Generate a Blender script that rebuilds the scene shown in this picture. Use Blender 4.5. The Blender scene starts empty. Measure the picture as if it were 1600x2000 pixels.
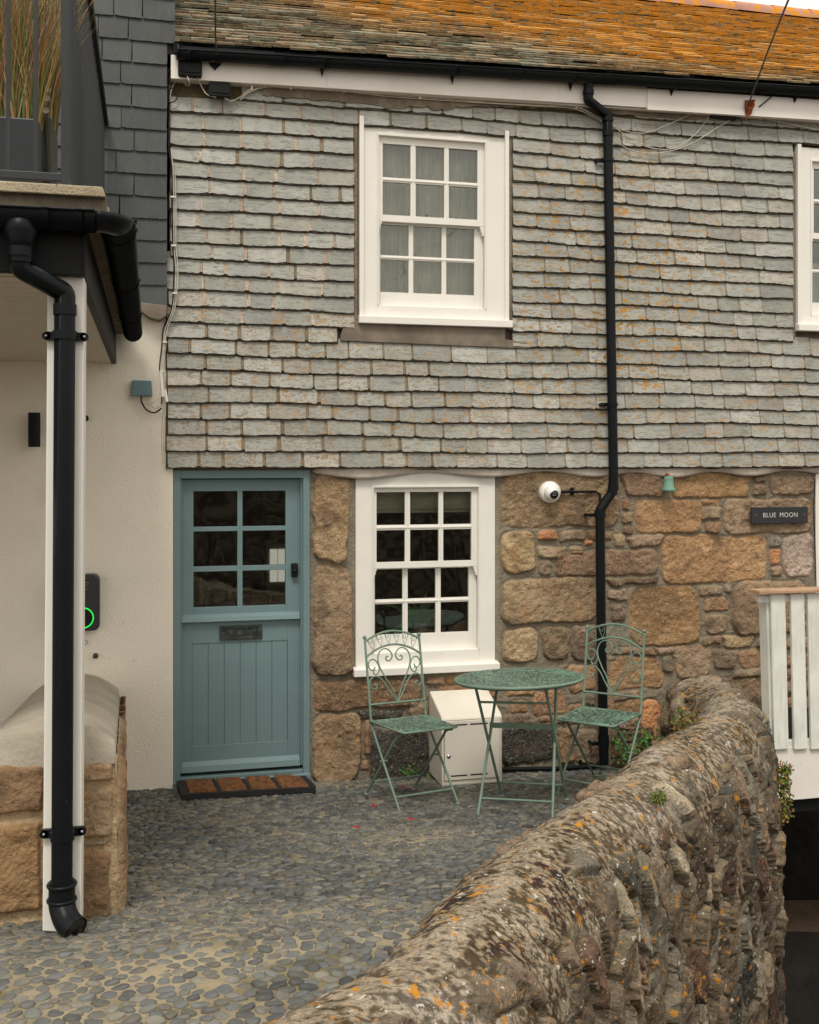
import bpy, math, random
import numpy as np
from mathutils import Vector, Matrix
R = random.Random(7)
NP = np.random.RandomState(11)
scene = bpy.context.scene
COL = scene.collection
# ------------------------------------------------------------------ camera frame helpers
TH = math.atan(.244); S, Cc = math.sin(TH), math.cos(TH); F = 2070.; H = 2.1; D = 7.0
def W(px, py, Y):
    """point on the vertical plane y=Y seen at photo pixel px,py"""
    Yc = Y + D; k = (px - 800) / F
    X = Yc * (S + k * Cc) / (Cc - k * S); d = X * S + Yc * Cc
    return Vector((X, Y, H + (900 - py) / F * d))
def Wz(px, py, z):
    d = (H - z) * F / (py - 900); k = (px - 800) / F
    return Vector((d * (S + k * Cc), d * (Cc - k * S) - D, z))
def gz(X, Y):
    t = min(max(-Y, 0), 3.7); return .085 * t + .023 * t * t - .028 * max(X, 0)
def G(px, py, h=0):
    k = (px - 800) / F; q = (py - 900) / F; lo, hi = .5, 12
    for _ in range(50):
        d = (lo + hi) / 2; Y = d * (Cc - k * S) - D; X = d * (S + k * Cc)
        if H - q * d > gz(X, Y) + h: lo = d
        else: hi = d
    return Vector((X, Y, H - q * d))
# ------------------------------------------------------------------ numpy noise
def _h(ix, iy, iz, seed):
    n = (ix.astype(np.int64) * 374761393 + iy.astype(np.int64) * 668265263 + iz.astype(np.int64) * 2147483647 + seed * 974634777) & 0xffffffff
    n = ((n ^ (n >> 13)) * 1274126177) & 0xffffffff
    n = ((n ^ (n >> 16)) * 2246822519) & 0xffffffff
    return ((n ^ (n >> 15)) & 0xffffff) / float(0xffffff)
def vn(x, y, z=0., seed=0):
    x = np.asarray(x, float); y = np.asarray(y, float); z = np.broadcast_to(np.asarray(z, float), x.shape)
    ix, iy, iz = np.floor(x), np.floor(y), np.floor(z)
    fx, fy, fz = x - ix, y - iy, z - iz
    fx = fx * fx * (3 - 2 * fx); fy = fy * fy * (3 - 2 * fy); fz = fz * fz * (3 - 2 * fz)
    r = 0
    for a in (0, 1):
        for b in (0, 1):
            for c in (0, 1):
                w = (fx if a else 1 - fx) * (fy if b else 1 - fy) * (fz if c else 1 - fz)
                r = r + w * _h(ix + a, iy + b, iz + c, seed)
    return r
def fbm(x, y, z=0., o=4, seed=0):
    r = 0; a = .5; t = 0; s = 1.
    for i in range(o):
        r = r + a * vn(np.asarray(x) * s, np.asarray(y) * s, np.asarray(z) * s, seed + i); t += a; a *= .5; s *= 2.03
    return r / t
def sm(x, a, b):
    t = np.clip((x - a) / (b - a), 0, 1); return t * t * (3 - 2 * t)
# ------------------------------------------------------------------ object helpers
def tag(o, label=None, cat=None, group=None, kind=None):
    if label: o['label'] = label
    if cat: o['category'] = cat
    if group: o['group'] = group
    if kind: o['kind'] = kind
    return o
def empty(name, loc=(0, 0, 0), label=None, cat=None, group=None, rot=(0, 0, 0)):
    o = bpy.data.objects.new(name, None); COL.objects.link(o); o.location = loc; o.rotation_euler = rot
    o.empty_display_size = .1
    return tag(o, label, cat, group)
def link(name, me, parent=None, world=True):
    o = bpy.data.objects.new(name, me); COL.objects.link(o)
    if parent is not None:
        o.parent = parent
        if world: o.matrix_parent_inverse = PW(parent).inverted()
    return o
def PW(o):
    m = Matrix.Translation(o.location) @ o.rotation_euler.to_matrix().to_4x4() @ Matrix.Diagonal((*o.scale, 1))
    return (PW(o.parent) @ o.matrix_parent_inverse @ m) if o.parent else m
class MB:
    def __init__(s): s.v = []; s.f = []; s.m = []; s.c = []; s.mi = 0; s.col = (1, 1, 1); s.sm = []; s.smooth = False
    def add(s, vs, fs, smooth=None):
        n = len(s.v); s.v += [tuple(v) for v in vs]; s.c += [s.col] * len(vs)
        for f in fs: s.f.append([i + n for i in f]); s.m.append(s.mi); s.sm.append(s.smooth if smooth is None else smooth)
        return s
    def box(s, a, b, rot=None, piv=None):
        x0, y0, z0 = a; x1, y1, z1 = b
        x0, x1 = min(x0, x1), max(x0, x1); y0, y1 = min(y0, y1), max(y0, y1); z0, z1 = min(z0, z1), max(z0, z1)
        vs = [Vector(p) for p in ((x0, y0, z0), (x1, y0, z0), (x1, y1, z0), (x0, y1, z0), (x0, y0, z1), (x1, y0, z1), (x1, y1, z1), (x0, y1, z1))]
        if rot is not None:
            piv = Vector(piv); vs = [rot @ (v - piv) + piv for v in vs]
        return s.add(vs, [(0, 3, 2, 1), (4, 5, 6, 7), (0, 1, 5, 4), (1, 2, 6, 5), (2, 3, 7, 6), (3, 0, 4, 7)], False)
    def hexa(s, b, t):
        """b,t: 4 bottom, 4 top points counter-clockwise"""
        return s.add(list(b) + list(t), [(0, 3, 2, 1), (4, 5, 6, 7), (0, 1, 5, 4), (1, 2, 6, 5), (2, 3, 7, 6), (3, 0, 4, 7)], False)
    def tube(s, pts, r, seg=8, cap=True, closed=False):
        pts = [Vector(p) for p in pts]; n = len(pts)
        rs = r if isinstance(r, (list, tuple)) else [r] * n
        rings = []; up = None
        for i, p in enumerate(pts):
            if closed: t = (pts[(i + 1) % n] - pts[i - 1])
            else: t = (pts[min(i + 1, n - 1)] - pts[max(i - 1, 0)])
            if t.length < 1e-9: t = Vector((0, 0, 1))
            t.normalize()
            if up is None:
                a = Vector((0, 0, 1)) if abs(t.z) < .9 else Vector((0, 1, 0)); up = (a - t * a.dot(t)).normalized()
            else:
                up = up - t * up.dot(t)
                up = up.normalized() if up.length > 1e-6 else t.orthogonal().normalized()
            sd = t.cross(up)
            rings.append([p + (up * math.cos(2 * math.pi * k / seg) + sd * math.sin(2 * math.pi * k / seg)) * rs[i] for k in range(seg)])
        vs = [v for rg in rings for v in rg]; fs = []
        m = n if closed else n - 1
        for i in range(m):
            for k in range(seg):
                a = i * seg + k; b = i * seg + (k + 1) % seg; j = (i + 1) % n
                fs.append((a, b, j * seg + (k + 1) % seg, j * seg + k))
        s.add(vs, fs, True)
        if cap and not closed:
            s.add(rings[0], [tuple(range(seg))[::-1]], False); s.add(rings[-1], [tuple(range(seg))], False)
        return s
    def lathe(s, c, prof, seg=20, axis='z'):
        c = Vector(c); vs = []; fs = []
        for (r, h) in prof:
            for k in range(seg):
                a = 2 * math.pi * k / seg; x, y = r * math.cos(a), r * math.sin(a)
                vs.append(c + (Vector((x, y, h)) if axis == 'z' else Vector((x, h, y)) if axis == 'y' else Vector((h, x, y))))
        n = len(prof)
        for i in range(n - 1):
            for k in range(seg):
                q = (i * seg + k, i * seg + (k + 1) % seg, (i + 1) * seg + (k + 1) % seg, (i + 1) * seg + k)
                fs.append(q if axis != 'y' else q[::-1])
        s.add(vs, fs, True)
        return s
    def prism(s, poly, y0, y1):
        """poly: list of (x,z) ; extruded y0..y1"""
        n = len(poly)
        if sum(poly[i][0] * poly[(i + 1) % n][1] - poly[(i + 1) % n][0] * poly[i][1] for i in range(n)) < 0: poly = poly[::-1]
        if y1 < y0: y0, y1 = y1, y0
        vs = [(x, y0, z) for x, z in poly] + [(x, y1, z) for x, z in poly]
        fs = [tuple(range(n)), tuple(range(2 * n - 1, n - 1, -1))] + [(i, i + n, (i + 1) % n + n, (i + 1) % n) for i in range(n)]
        return s.add(vs, fs, False)
    def build(s, name, mats, parent=None, bevel=0, world=True, seg=2):
        me = bpy.data.meshes.new(name); me.from_pydata([tuple(v) for v in s.v], [], s.f)
        if not isinstance(mats, (list, tuple)): mats = [mats]
        for m in mats: me.materials.append(m)
        me.polygons.foreach_set('material_index', s.m); me.polygons.foreach_set('use_smooth', s.sm)
        a = me.attributes.new('Col', 'FLOAT_COLOR', 'POINT'); a.data.foreach_set('color', np.array([(*c[:3], 1) for c in s.c], 'f').ravel())
        me.update()
        o = link(name, me, parent, world)
        if bevel:
            b = o.modifiers.new('b', 'BEVEL'); b.width = bevel; b.segments = seg; b.limit_method = 'ANGLE'; b.angle_limit = math.radians(40)
        return o
def npmesh(name, verts, quads, mats, parent=None, col=None, smooth=True, mi=None, attrs=None):
    me = bpy.data.meshes.new(name); n = len(verts); m = len(quads); k = quads.shape[1]
    me.vertices.add(n); me.vertices.foreach_set('co', np.asarray(verts, 'f').ravel())
    me.loops.add(m * k); me.loops.foreach_set('vertex_index', np.asarray(quads, 'i').ravel())
    me.polygons.add(m); me.polygons.foreach_set('loop_start', np.arange(0, m * k, k, dtype='i'))
    me.polygons.foreach_set('loop_total', np.full(m, k, 'i'))
    me.polygons.foreach_set('use_smooth', np.full(m, smooth))
    if not isinstance(mats, (list, tuple)): mats = [mats]
    for x in mats: me.materials.append(x)
    if mi is not None: me.polygons.foreach_set('material_index', np.asarray(mi, 'i'))
    me.update(calc_edges=True)
    if col is not None:
        a = me.attributes.new('Col', 'FLOAT_COLOR', 'POINT')
        a.data.foreach_set('color', np.concatenate([np.asarray(col, 'f'), np.ones((n, 1), 'f')], 1).ravel())
    for kk, vv in (attrs or {}).items():
        a = me.attributes.new(kk, 'FLOAT', 'POINT'); a.data.foreach_set('value', np.asarray(vv, 'f').ravel())
    me.validate()
    return link(name, me, parent)
def grid_quads(nu, nv, keep=None):
    i = np.arange(nu - 1)[:, None] * nv + np.arange(nv - 1)[None, :]
    q = np.stack([i, i + nv, i + nv + 1, i + 1], -1)
    return q[keep] if keep is not None else q.reshape(-1, 4)
# ------------------------------------------------------------------ materials
def mat(name, base=(.5, .5, .5), rough=.6, attr=False, layers=(), bump=(), var=0., vs=4., spec=.35, metal=0., emit=None, es=0., coat=0., sub=0.):
    m = bpy.data.materials.new(name); m.use_nodes = True; nt = m.node_tree; N = nt.nodes; L = nt.links
    P = N['Principled BSDF']; P.inputs['Roughness'].default_value = rough; P.inputs['Specular IOR Level'].default_value = spec
    P.inputs['Metallic'].default_value = metal
    if coat: P.inputs['Coat Weight'].default_value = coat; P.inputs['Coat Roughness'].default_value = .2
    tc = N.new('ShaderNodeTexCoord')
    def mapd(stretch, rot=0):
        if stretch is None and not rot: return tc.outputs['Object']
        mp = N.new('ShaderNodeMapping'); mp.inputs['Scale'].default_value = stretch or (1, 1, 1); mp.inputs['Rotation'].default_value = (0, rot, 0)
        L.new(tc.outputs['Object'], mp.inputs['Vector']); return mp.outputs['Vector']
    def tex(kind, scale, detail=4, stretch=None, rot=0, dist=0., rg=.55):
        if kind == 'vor':
            t = N.new('ShaderNodeTexVoronoi'); t.inputs['Scale'].default_value = scale; L.new(mapd(stretch, rot), t.inputs['Vector']); return t.outputs['Distance']
        if kind == 'cell':
            t = N.new('ShaderNodeTexVoronoi'); t.inputs['Scale'].default_value = scale; L.new(mapd(stretch, rot), t.inputs['Vector'])
            s_ = N.new('ShaderNodeSeparateColor'); L.new(t.outputs['Color'], s_.inputs[0]); return s_.outputs[0]
        t = N.new('ShaderNodeTexNoise'); t.inputs['Scale'].default_value = scale; t.inputs['Detail'].default_value = detail; t.inputs['Roughness'].default_value = rg
        t.inputs['Distortion'].default_value = dist
        L.new(mapd(stretch, rot), t.inputs['Vector']); return t.outputs['Fac']
    def mr(sock, a, b, c=0., d=1.):
        r = N.new('ShaderNodeMapRange'); r.interpolation_type = 'SMOOTHSTEP' if (c, d) in ((0., 1.), (1., 0.)) else 'LINEAR'
        for i, v in enumerate((a, b, c, d)): r.inputs[i + 1].default_value = v
        L.new(sock, r.inputs[0]); return r.outputs[0]
    def mul(a, b):
        x = N.new('ShaderNodeMath'); x.operation = 'MULTIPLY'
        for i, q in enumerate((a, b)):
            if isinstance(q, (int, float)): x.inputs[i].default_value = q
            else: L.new(q, x.inputs[i])
        return x.outputs[0]
    def mix(fac, a, b, mode='MIX'):
        x = N.new('ShaderNodeMix'); x.data_type = 'RGBA'; x.blend_type = mode
        if isinstance(fac, (int, float)): x.inputs[0].default_value = fac
        else: L.new(fac, x.inputs[0])
        for i, q in ((6, a), (7, b)):
            if isinstance(q, tuple): x.inputs[i].default_value = (*q[:3], 1)
            else: L.new(q, x.inputs[i])
        return x.outputs[2]
    if attr:
        an = N.new('ShaderNodeAttribute'); an.attribute_name = 'Col'; c = an.outputs['Color']
    else: c = tuple(base)
    if var:
        n1 = tex('noise', vs, 6); c = mix(mr(n1, .3, .7), mix(1., c, (1 - var,) * 3, 'MULTIPLY') if not isinstance(c, tuple) else tuple(v * (1 - var) for v in c),
                                          mix(1., c, (1 + var,) * 3, 'MULTIPLY') if not isinstance(c, tuple) else tuple(v * (1 + var) for v in c))
    for ly in layers:
        t = tex(ly.get('k', 'noise'), ly['s'], ly.get('d', 5), ly.get('st'), ly.get('rot', 0), ly.get('dist', 0.), ly.get('rg', .55))
        f = mr(t, ly['a'], ly['b'])
        if 'm' in ly:
            f2 = mr(tex('noise', ly['m'][0], 3), ly['m'][1], ly['m'][2]); f = mul(f, f2)
        if 'at' in ly:
            an = N.new('ShaderNodeAttribute'); an.attribute_name = ly['at']; f = mul(f, an.outputs['Fac'])
        f = mul(f, ly.get('w', 1.))
        c = mix(f, c, ly['c'], ly.get('mode', 'MIX'))
    if isinstance(c, tuple): P.inputs['Base Color'].default_value = (*c[:3], 1)
    else: L.new(c, P.inputs['Base Color'])
    prev = None
    for bp in bump:
        kind, sc, st, dist = bp[:4]
        t = tex(kind, sc, 5, *(bp[4:5] if len(bp) > 4 else ()))
        if kind == 'cell': pass
        b = N.new('ShaderNodeBump'); b.inputs['Strength'].default_value = st; b.inputs['Distance'].default_value = dist
        L.new(t, b.inputs['Height'])
        if prev: L.new(prev, b.inputs['Normal'])
        prev = b.outputs[0]
    if prev: L.new(prev, P.inputs['Normal'])
    if emit: P.inputs['Emission Color'].default_value = (*emit, 1); P.inputs['Emission Strength'].default_value = es
    return m
def glassmat(name, tint=(.9, .92, .9), ior=1.5, boost=1.):
    m = bpy.data.materials.new(name); m.use_nodes = True; nt = m.node_tree; N = nt.nodes; L = nt.links; N.clear()
    o = N.new('ShaderNodeOutputMaterial'); mx = N.new('ShaderNodeMixShader'); t = N.new('ShaderNodeBsdfTransparent'); g = N.new('ShaderNodeBsdfGlossy')
    t.inputs[0].default_value = (*tint, 1); g.inputs['Roughness'].default_value = .02
    fr = N.new('ShaderNodeFresnel'); fr.inputs[0].default_value = ior
    mm = N.new('ShaderNodeMath'); mm.operation = 'MULTIPLY'; mm.inputs[1].default_value = boost; L.new(fr.outputs[0], mm.inputs[0])
    tc = N.new('ShaderNodeTexCoord'); n = N.new('ShaderNodeTexNoise'); n.inputs['Scale'].default_value = 4; n.inputs['Detail'].default_value = 1
    b = N.new('ShaderNodeBump'); b.inputs['Strength'].default_value = .25; b.inputs['Distance'].default_value = .02
    L.new(tc.outputs['Object'], n.inputs[0]); L.new(n.outputs[0], b.inputs['Height']); L.new(b.outputs[0], g.inputs['Normal'])
    L.new(mm.outputs[0], mx.inputs[0]); L.new(t.outputs[0], mx.inputs[1]); L.new(g.outputs[0], mx.inputs[2]); L.new(mx.outputs[0], o.inputs[0]); return m
ORL = (.50, .21, .02); OCH = (.34, .20, .045)
M = {}
M['slate'] = mat('hung slate', attr=True, rough=.62, var=.1, vs=7, layers=[
    dict(s=13, a=.45, b=.75, c=(.23, .235, .21), w=.45, dist=.8),
    dict(s=34, a=.54, b=.62, c=(.16, .165, .145), w=.7, st=(.35, 1, 2.2), rot=.7, dist=1.),
    dict(s=9, a=.5, b=.8, c=(.46, .46, .41), w=.35),
    dict(s=62, a=.575, b=.615, c=(.24, .135, .045), at='spk', m=(4, .30, .45)),
    dict(s=34, a=.575, b=.605, c=(.30, .17, .035), at='lich', m=(2.6, .36, .5), st=(.8, 1, 1.5)),
    dict(s=21, a=.60, b=.625, c=(.42, .21, .025), at='lich', m=(2.2, .42, .52), st=(.8, 1, 1.4))],
    bump=[('noise', 30, .5, .006), ('noise', 110, .4, .003)])
M['slatemortar'] = mat('slate joint mortar', attr=True, rough=.95, var=.2, vs=20, layers=[
    dict(s=30, a=.55, b=.7, c=OCH, at='lich'), dict(s=70, a=.55, b=.65, c=(.08, .07, .05), w=.6)], bump=[('noise', 80, .8, .006)])
M['dslate'] = mat('dark slate', attr=True, rough=.55, var=.12, vs=5, layers=[
    dict(s=45, a=.5, b=.8, c=(.1, .105, .1), w=.5, st=(2.5, 1, .4), rot=.5)], bump=[('noise', 60, .3, .003)])
M['stone'] = mat('granite and mortar wall', attr=True, rough=.9, var=.16, vs=14, layers=[
    dict(s=85, a=.53, b=.62, c=(.06, .042, .028), w=.62, at='stn', rg=.75),
    dict(s=70, a=.56, b=.64, c=(.68, .52, .34), w=.5, at='stn', rg=.75),
    dict(s=5, a=.54, b=.68, c=(.09, .065, .045), w=.55, at='stn'),
    dict(s=6, a=.55, b=.72, c=(.33, .15, .06), w=.4, at='stn')], bump=[('noise', 75, 1., .012), ('noise', 28, .4, .010)])
M['bwall'] = mat('rubble wall', attr=True, rough=.95, var=.2, vs=11, layers=[
    dict(s=55, a=.52, b=.60, c=(.06, .05, .035), w=.55, at='cap', rg=.7),
    dict(s=80, a=.54, b=.62, c=(.03, .026, .02), w=.6, rg=.7),
    dict(s=18, a=.5, b=.7, c=(.07, .055, .04), w=.5, rg=.6),
    dict(s=75, a=.60, b=.68, c=(.42, .37, .29), w=.7, m=(6, .4, .6), rg=.7),
    dict(s=42, a=.63, b=.66, c=(.58, .55, .47), w=.85, m=(5, .42, .56)),
    dict(s=19, a=.615, b=.64, c=(.50, .215, .015), w=.92, m=(2.6, .45, .58), dist=.6),
    dict(s=44, a=.635, b=.66, c=(.48, .21, .03), w=.85, m=(4, .35, .5))], bump=[('noise', 100, 1., .008), ('noise', 34, .7, .015)])
M['ground'] = mat('cobble mortar', attr=True, rough=.95, var=.15, vs=9, layers=[
    dict(s=5, a=.5, b=.66, c=(.10, .09, .03), w=.65), dict(s=120, a=.55, b=.7, c=(.09, .075, .05), w=.5, rg=.7),
    dict(s=2.3, a=.55, b=.7, c=(.32, .26, .17), w=.2)], bump=[('noise', 120, .8, .006)])
M['pebble'] = mat('beach pebble', attr=True, rough=.7, var=.15, vs=25, spec=.4, layers=[
    dict(s=70, a=.6, b=.75, c=(.22, .215, .19), w=.45, m=(6, .45, .6)), dict(s=5, a=.55, b=.75, c=(.10, .09, .04), w=.25),
    dict(s=180, a=.6, b=.75, c=(.04, .04, .04), w=.4)], bump=[('noise', 110, .5, .003)])
M['roof'] = mat('roof slates', attr=True, rough=.9, var=.3, vs=18, layers=[
    dict(s=40, a=.5, b=.66, c=(.045, .038, .026), w=.75, st=(.3, 1, 1)),
    dict(s=16, a=.60, b=.72, c=(.36, .34, .26), w=.4, st=(.3, 1, 1)),
    dict(s=30, a=.36, b=.50, c=(.52, .225, .012), w=.92, at='lich', st=(.35, 1, 1)),
    dict(s=55, a=.60, b=.68, c=(.45, .2, .02), w=.7, st=(.5, 1, 1))], bump=[('noise', 60, .8, .01)])
M['ridge'] = mat('ridge tile', (.42, .22, .16), .9, var=.12, layers=[dict(s=9, a=.50, b=.56, c=(.56, .235, .015), w=.95)], bump=[('noise', 40, .5, .008)])
M['render'] = mat('cream render', (.87, .81, .69), .95, var=.03, vs=2, layers=[dict(s=2.2, a=.6, b=.8, c=(.50, .40, .27), w=.35), dict(s=14, a=.72, b=.76, c=(.35, .25, .13), w=.5)],
                  bump=[('noise', 75, .55, .008)])
M['white'] = mat('white paint', (.79, .77, .71), .42, var=.02, vs=6, layers=[dict(s=25, a=.70, b=.78, c=(.55, .42, .28), w=.4)], bump=[('noise', 22, .08, .004)])
M['whitefascia'] = mat('white upvc', (.82, .78, .72), .4, var=.05, vs=3, layers=[dict(s=5, a=.6, b=.8, c=(.45, .40, .33), w=.4, st=(3, 1, .4)), dict(s=30, a=.7, b=.75, c=(.4, .22, .1), w=.5)])
M['rust'] = mat('rust', (.22, .06, .015), .9, var=.4, vs=40)
M['black'] = mat('black plastic', (.006, .008, .009), .38, var=.1, vs=9, spec=.16, bump=[('noise', 30, .06, .003)], layers=[dict(s=60, a=.74, b=.77, c=(.3, .3, .26), w=.5)])
M['blackmatt'] = mat('black matt', (.009, .010, .011), .6, var=.1, spec=.2)
M['grey'] = mat('anthracite paint', (.024, .028, .033), .4, var=.08, vs=5)
M['door'] = mat('blue green paint', (.16, .24, .25), .45, var=.05, vs=3, bump=[('noise', 16, .10, .004)], layers=[dict(s=60, a=.76, b=.79, c=(.35, .4, .38), w=.4)])
M['teal'] = mat('teal plastic', (.13, .225, .245), .5)
M['dark'] = mat('interior dark', (.02, .017, .014), .9)
M['darkwood'] = mat('interior wall', (.055, .04, .03), .9, var=.4, vs=3)
M['glass'] = glassmat('window glass', (.85, .87, .84), 1.5, 2.2)
M['doorglass'] = glassmat('door glass', (.85, .87, .84), 1.5, 2.0)
M['curtain'] = mat('net curtain', (.9, .88, .77), .9, var=.12, vs=9, layers=[dict(s=60, a=.4, b=.7, c=(.50, .50, .42), w=.5, st=(1, 1, .05)), dict(s=7, a=.45, b=.7, c=(.45, .46, .38), w=.5, st=(1.6, 1, .15))])
M['blind'] = mat('roman blind', (.62, .58, .46), .9, var=.08)
M['backlight'] = mat('daylight window', (.8, .8, .8), .5, emit=(.95, .9, .8), es=.55)
M['green'] = mat('green paint', (.15, .225, .17), .45, var=.12, vs=14, spec=.4, layers=[dict(s=40, a=.6, b=.7, c=(.17, .33, .25), w=.5), dict(s=70, a=.72, b=.76, c=(.16, .1, .05), w=.6)])
def pattern_mat(name, sc):
    m = mat(name, (.175, .265, .205), .5, var=.15, vs=14, layers=[dict(k='vor', s=sc, a=.42, b=.5, c=(.012, .028, .018), w=.8), dict(k='noise', s=sc * 1.3, a=.58, b=.62, c=(.02, .045, .03), w=.8), dict(s=9, a=.45, b=.7, c=(.16, .33, .23), w=.4)],
            bump=[('vor', sc, .6, .003), ('noise', sc * 1.3, .6, .003)]); return m
M['pressed'] = pattern_mat('pressed green metal', 60)
M['cream'] = mat('cream plastic', (.70, .66, .57), .5, var=.03, layers=[dict(s=6, a=.6, b=.8, c=(.5, .42, .32), w=.3)])
M['coir'] = mat('coir', (.19, .085, .034), .95, var=.35, vs=30, layers=[dict(s=160, a=.5, b=.7, c=(.05, .02, .01), w=.7)], bump=[('noise', 200, 1., .01)])
M['rubber'] = mat('black rubber', (.018, .018, .018), .7)
M['lead'] = mat('weathered lead', (.19, .155, .12), .7, var=.25, vs=6, layers=[dict(s=9, a=.55, b=.7, c=(.22, .17, .12), w=.5)], bump=[('noise', 15, .4, .01)])
M['whitelead'] = mat('painted lead', (.55, .49, .42), .6, var=.15, vs=6, layers=[dict(s=18, a=.64, b=.72, c=(.35, .14, .04), w=.6), dict(s=5, a=.55, b=.75, c=(.32, .26, .2), w=.5)])
M['cement'] = mat('cement fillet', (.20, .165, .12), .95, var=.25, vs=9, layers=[dict(s=25, a=.55, b=.7, c=(.1, .08, .06), w=.5)], bump=[('noise', 40, .8, .012)])
M['capcement'] = mat('smooth cement', (.37, .33, .265), .85, var=.12, vs=4, layers=[dict(s=9, a=.6, b=.75, c=(.2, .17, .13), w=.4), dict(s=3, a=.5, b=.7, c=(.42, .37, .3), w=.4), dict(s=50, a=.68, b=.72, c=(.08, .07, .06), w=.5)], bump=[('noise', 70, .7, .006), ('noise', 12, .5, .02)])
M['sand'] = mat('sandstone blocks', attr=True, rough=.95, var=.2, vs=9, layers=[dict(s=70, a=.5, b=.7, c=(.12, .065, .03), w=.6, rg=.7), dict(s=5, a=.5, b=.7, c=(.30, .15, .06), w=.5), dict(s=100, a=.62, b=.7, c=(.5, .38, .22), w=.5)],
                bump=[('noise', 60, .9, .012), ('noise', 16, .7, .03)])
M['coping'] = mat('exposed aggregate', (.42, .35, .24), .95, var=.12, layers=[dict(s=150, a=.58, b=.66, c=(.06, .05, .04), w=.9), dict(s=8, a=.55, b=.7, c=(.2, .16, .1), w=.5)], bump=[('noise', 120, .8, .006)])
M['soffit'] = mat('soffit boards', (.60, .54, .45), .6, var=.03, layers=[])
M['cable'] = mat('white cable', (.55, .50, .41), .6, var=.2, vs=12)
M['bcable'] = mat('black cable', (.012, .012, .012), .5)
M['grasses'] = mat('grass blades', attr=True, rough=.7)
M['leaf'] = mat('leaves', attr=True, rough=.55)
M['wood'] = mat('white stained wood', (.72, .73, .67), .75, var=.1, vs=5, layers=[dict(s=50, a=.5, b=.75, c=(.42, .42, .35), w=.5, st=(1, 1, .08)), dict(s=11, a=.72, b=.75, c=(.33, .25, .16), w=.6)], bump=[('noise', 60, .3, .004, (1, 1, .1))])
M['railwood'] = mat('bare timber', (.42, .27, .17), .7, var=.15, vs=8)
M['plate'] = mat('slate plaque', (.025, .028, .032), .5, var=.1)
M['letter'] = mat('lettering', (.7, .7, .66), .5)
M['bronze'] = mat('verdigris bronze', (.045, .05, .045), .5, metal=.3, var=.4, vs=30, layers=[dict(s=40, a=.55, b=.65, c=(.08, .16, .13), w=.6)], bump=[('noise', 60, .6, .004)])
M['verd'] = mat('verdigris', (.13, .27, .21), .6, var=.15, vs=20, layers=[dict(s=30, a=.6, b=.7, c=(.2, .12, .06), w=.5)])
M['camwhite'] = mat('camera white', (.78, .78, .75), .3)
M['lens'] = mat('lens black', (.006, .006, .008), .08, spec=.6)
M['chargerbody'] = mat('charger body', (.035, .035, .04), .3, spec=.5)
M['led'] = mat('green led', (.02, .5, .05), .4, emit=(.02, .9, .08), es=1.)
M['petal'] = mat('red petal', (.38, .012, .012), .5)
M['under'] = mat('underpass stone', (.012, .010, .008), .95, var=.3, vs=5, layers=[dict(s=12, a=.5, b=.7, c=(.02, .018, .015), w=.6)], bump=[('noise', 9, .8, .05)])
M['dirt'] = mat('passage earth', (.075, .05, .032), .95, var=.25, vs=6, bump=[('noise', 20, .6, .02)])
M['opp'] = mat('opposite stone', (.17, .14, .10), .95, var=.3, vs=3, layers=[dict(k='vor', s=3, a=.0, b=.25, c=(.05, .04, .03), w=.8), dict(s=4, a=.45, b=.6, c=(.35, .30, .24), w=.6)])
M['pot'] = mat('plant pot', (.4, .38, .32), .7)
M['metal'] = mat('screw metal', (.4, .4, .4), .35, metal=.8)
# ================================================================== GROUND
# mortar bed
X0, X1, Y0, Y1 = -2.6, 4.3, -6.2, .35
nx, ny = 300, 280
xs = np.linspace(X0, X1, nx); ys = np.linspace(Y0, Y1, ny)
def gzn(X, Y):
    t = np.clip(-Y, 0, 3.7); return .085 * t + .023 * t * t - .028 * np.maximum(X, 0)
XX, YY = np.meshgrid(xs, ys, indexing='ij')
ZZ = gzn(XX, YY) + (fbm(XX * 6, YY * 6, 0, 3, 5) - .5) * .014
light = sm(fbm(XX * .8 + 3, YY * 1.1, 0, 3, 9), .44, .58)
bc = np.array((.17, .135, .065)); lc = np.array((.28, .235, .155))
colg = bc + (lc - bc) * light[..., None]
# patio stops at the boundary wall: build wall path first
PATH = [(Wz(1385, 1312, .56), .56), (Wz(1432, 1345, .57), .57), (Wz(1412, 1392, .59), .59), (Wz(1325, 1452, .615), .615), (Wz(1185, 1558, .655), .655),
        (Wz(1030, 1678, .70), .70), (Wz(830, 1866, .745), .745), (Wz(590, 2015, .79), .79), (Wz(330, 2230, .82), .82), (Wz(60, 2500, .84), .84)]
def catmull(pts, n):
    out = []
    P = [pts[0] * 2 - pts[1]] + pts + [pts[-1] * 2 - pts[-2]]
    for i in range(1, len(P) - 2):
        for k in range(n):
            t = k / n; a, b, c, d = P[i - 1], P[i], P[i + 1], P[i + 2]
            out.append(.5 * ((2 * b) + (c - a) * t + (2 * a - 5 * b + 4 * c - d) * t * t + (3 * b - a - 3 * c + d) * t ** 3))
    out.append(P[-2]); return out
cp = catmull([Vector((p.x, p.y, z)) for p, z in PATH], 40)
cp = np.array([tuple(v) for v in cp]); cp[0, 1] = .02
for _ in range(22):                                  # soften the bend a little
    cp[1:-1] = (cp[:-2] + 2 * cp[1:-1] + cp[2:]) / 4
seg = np.r_[0, np.cumsum(np.linalg.norm(np.diff(cp[:, :2], axis=0), axis=1))]
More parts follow.
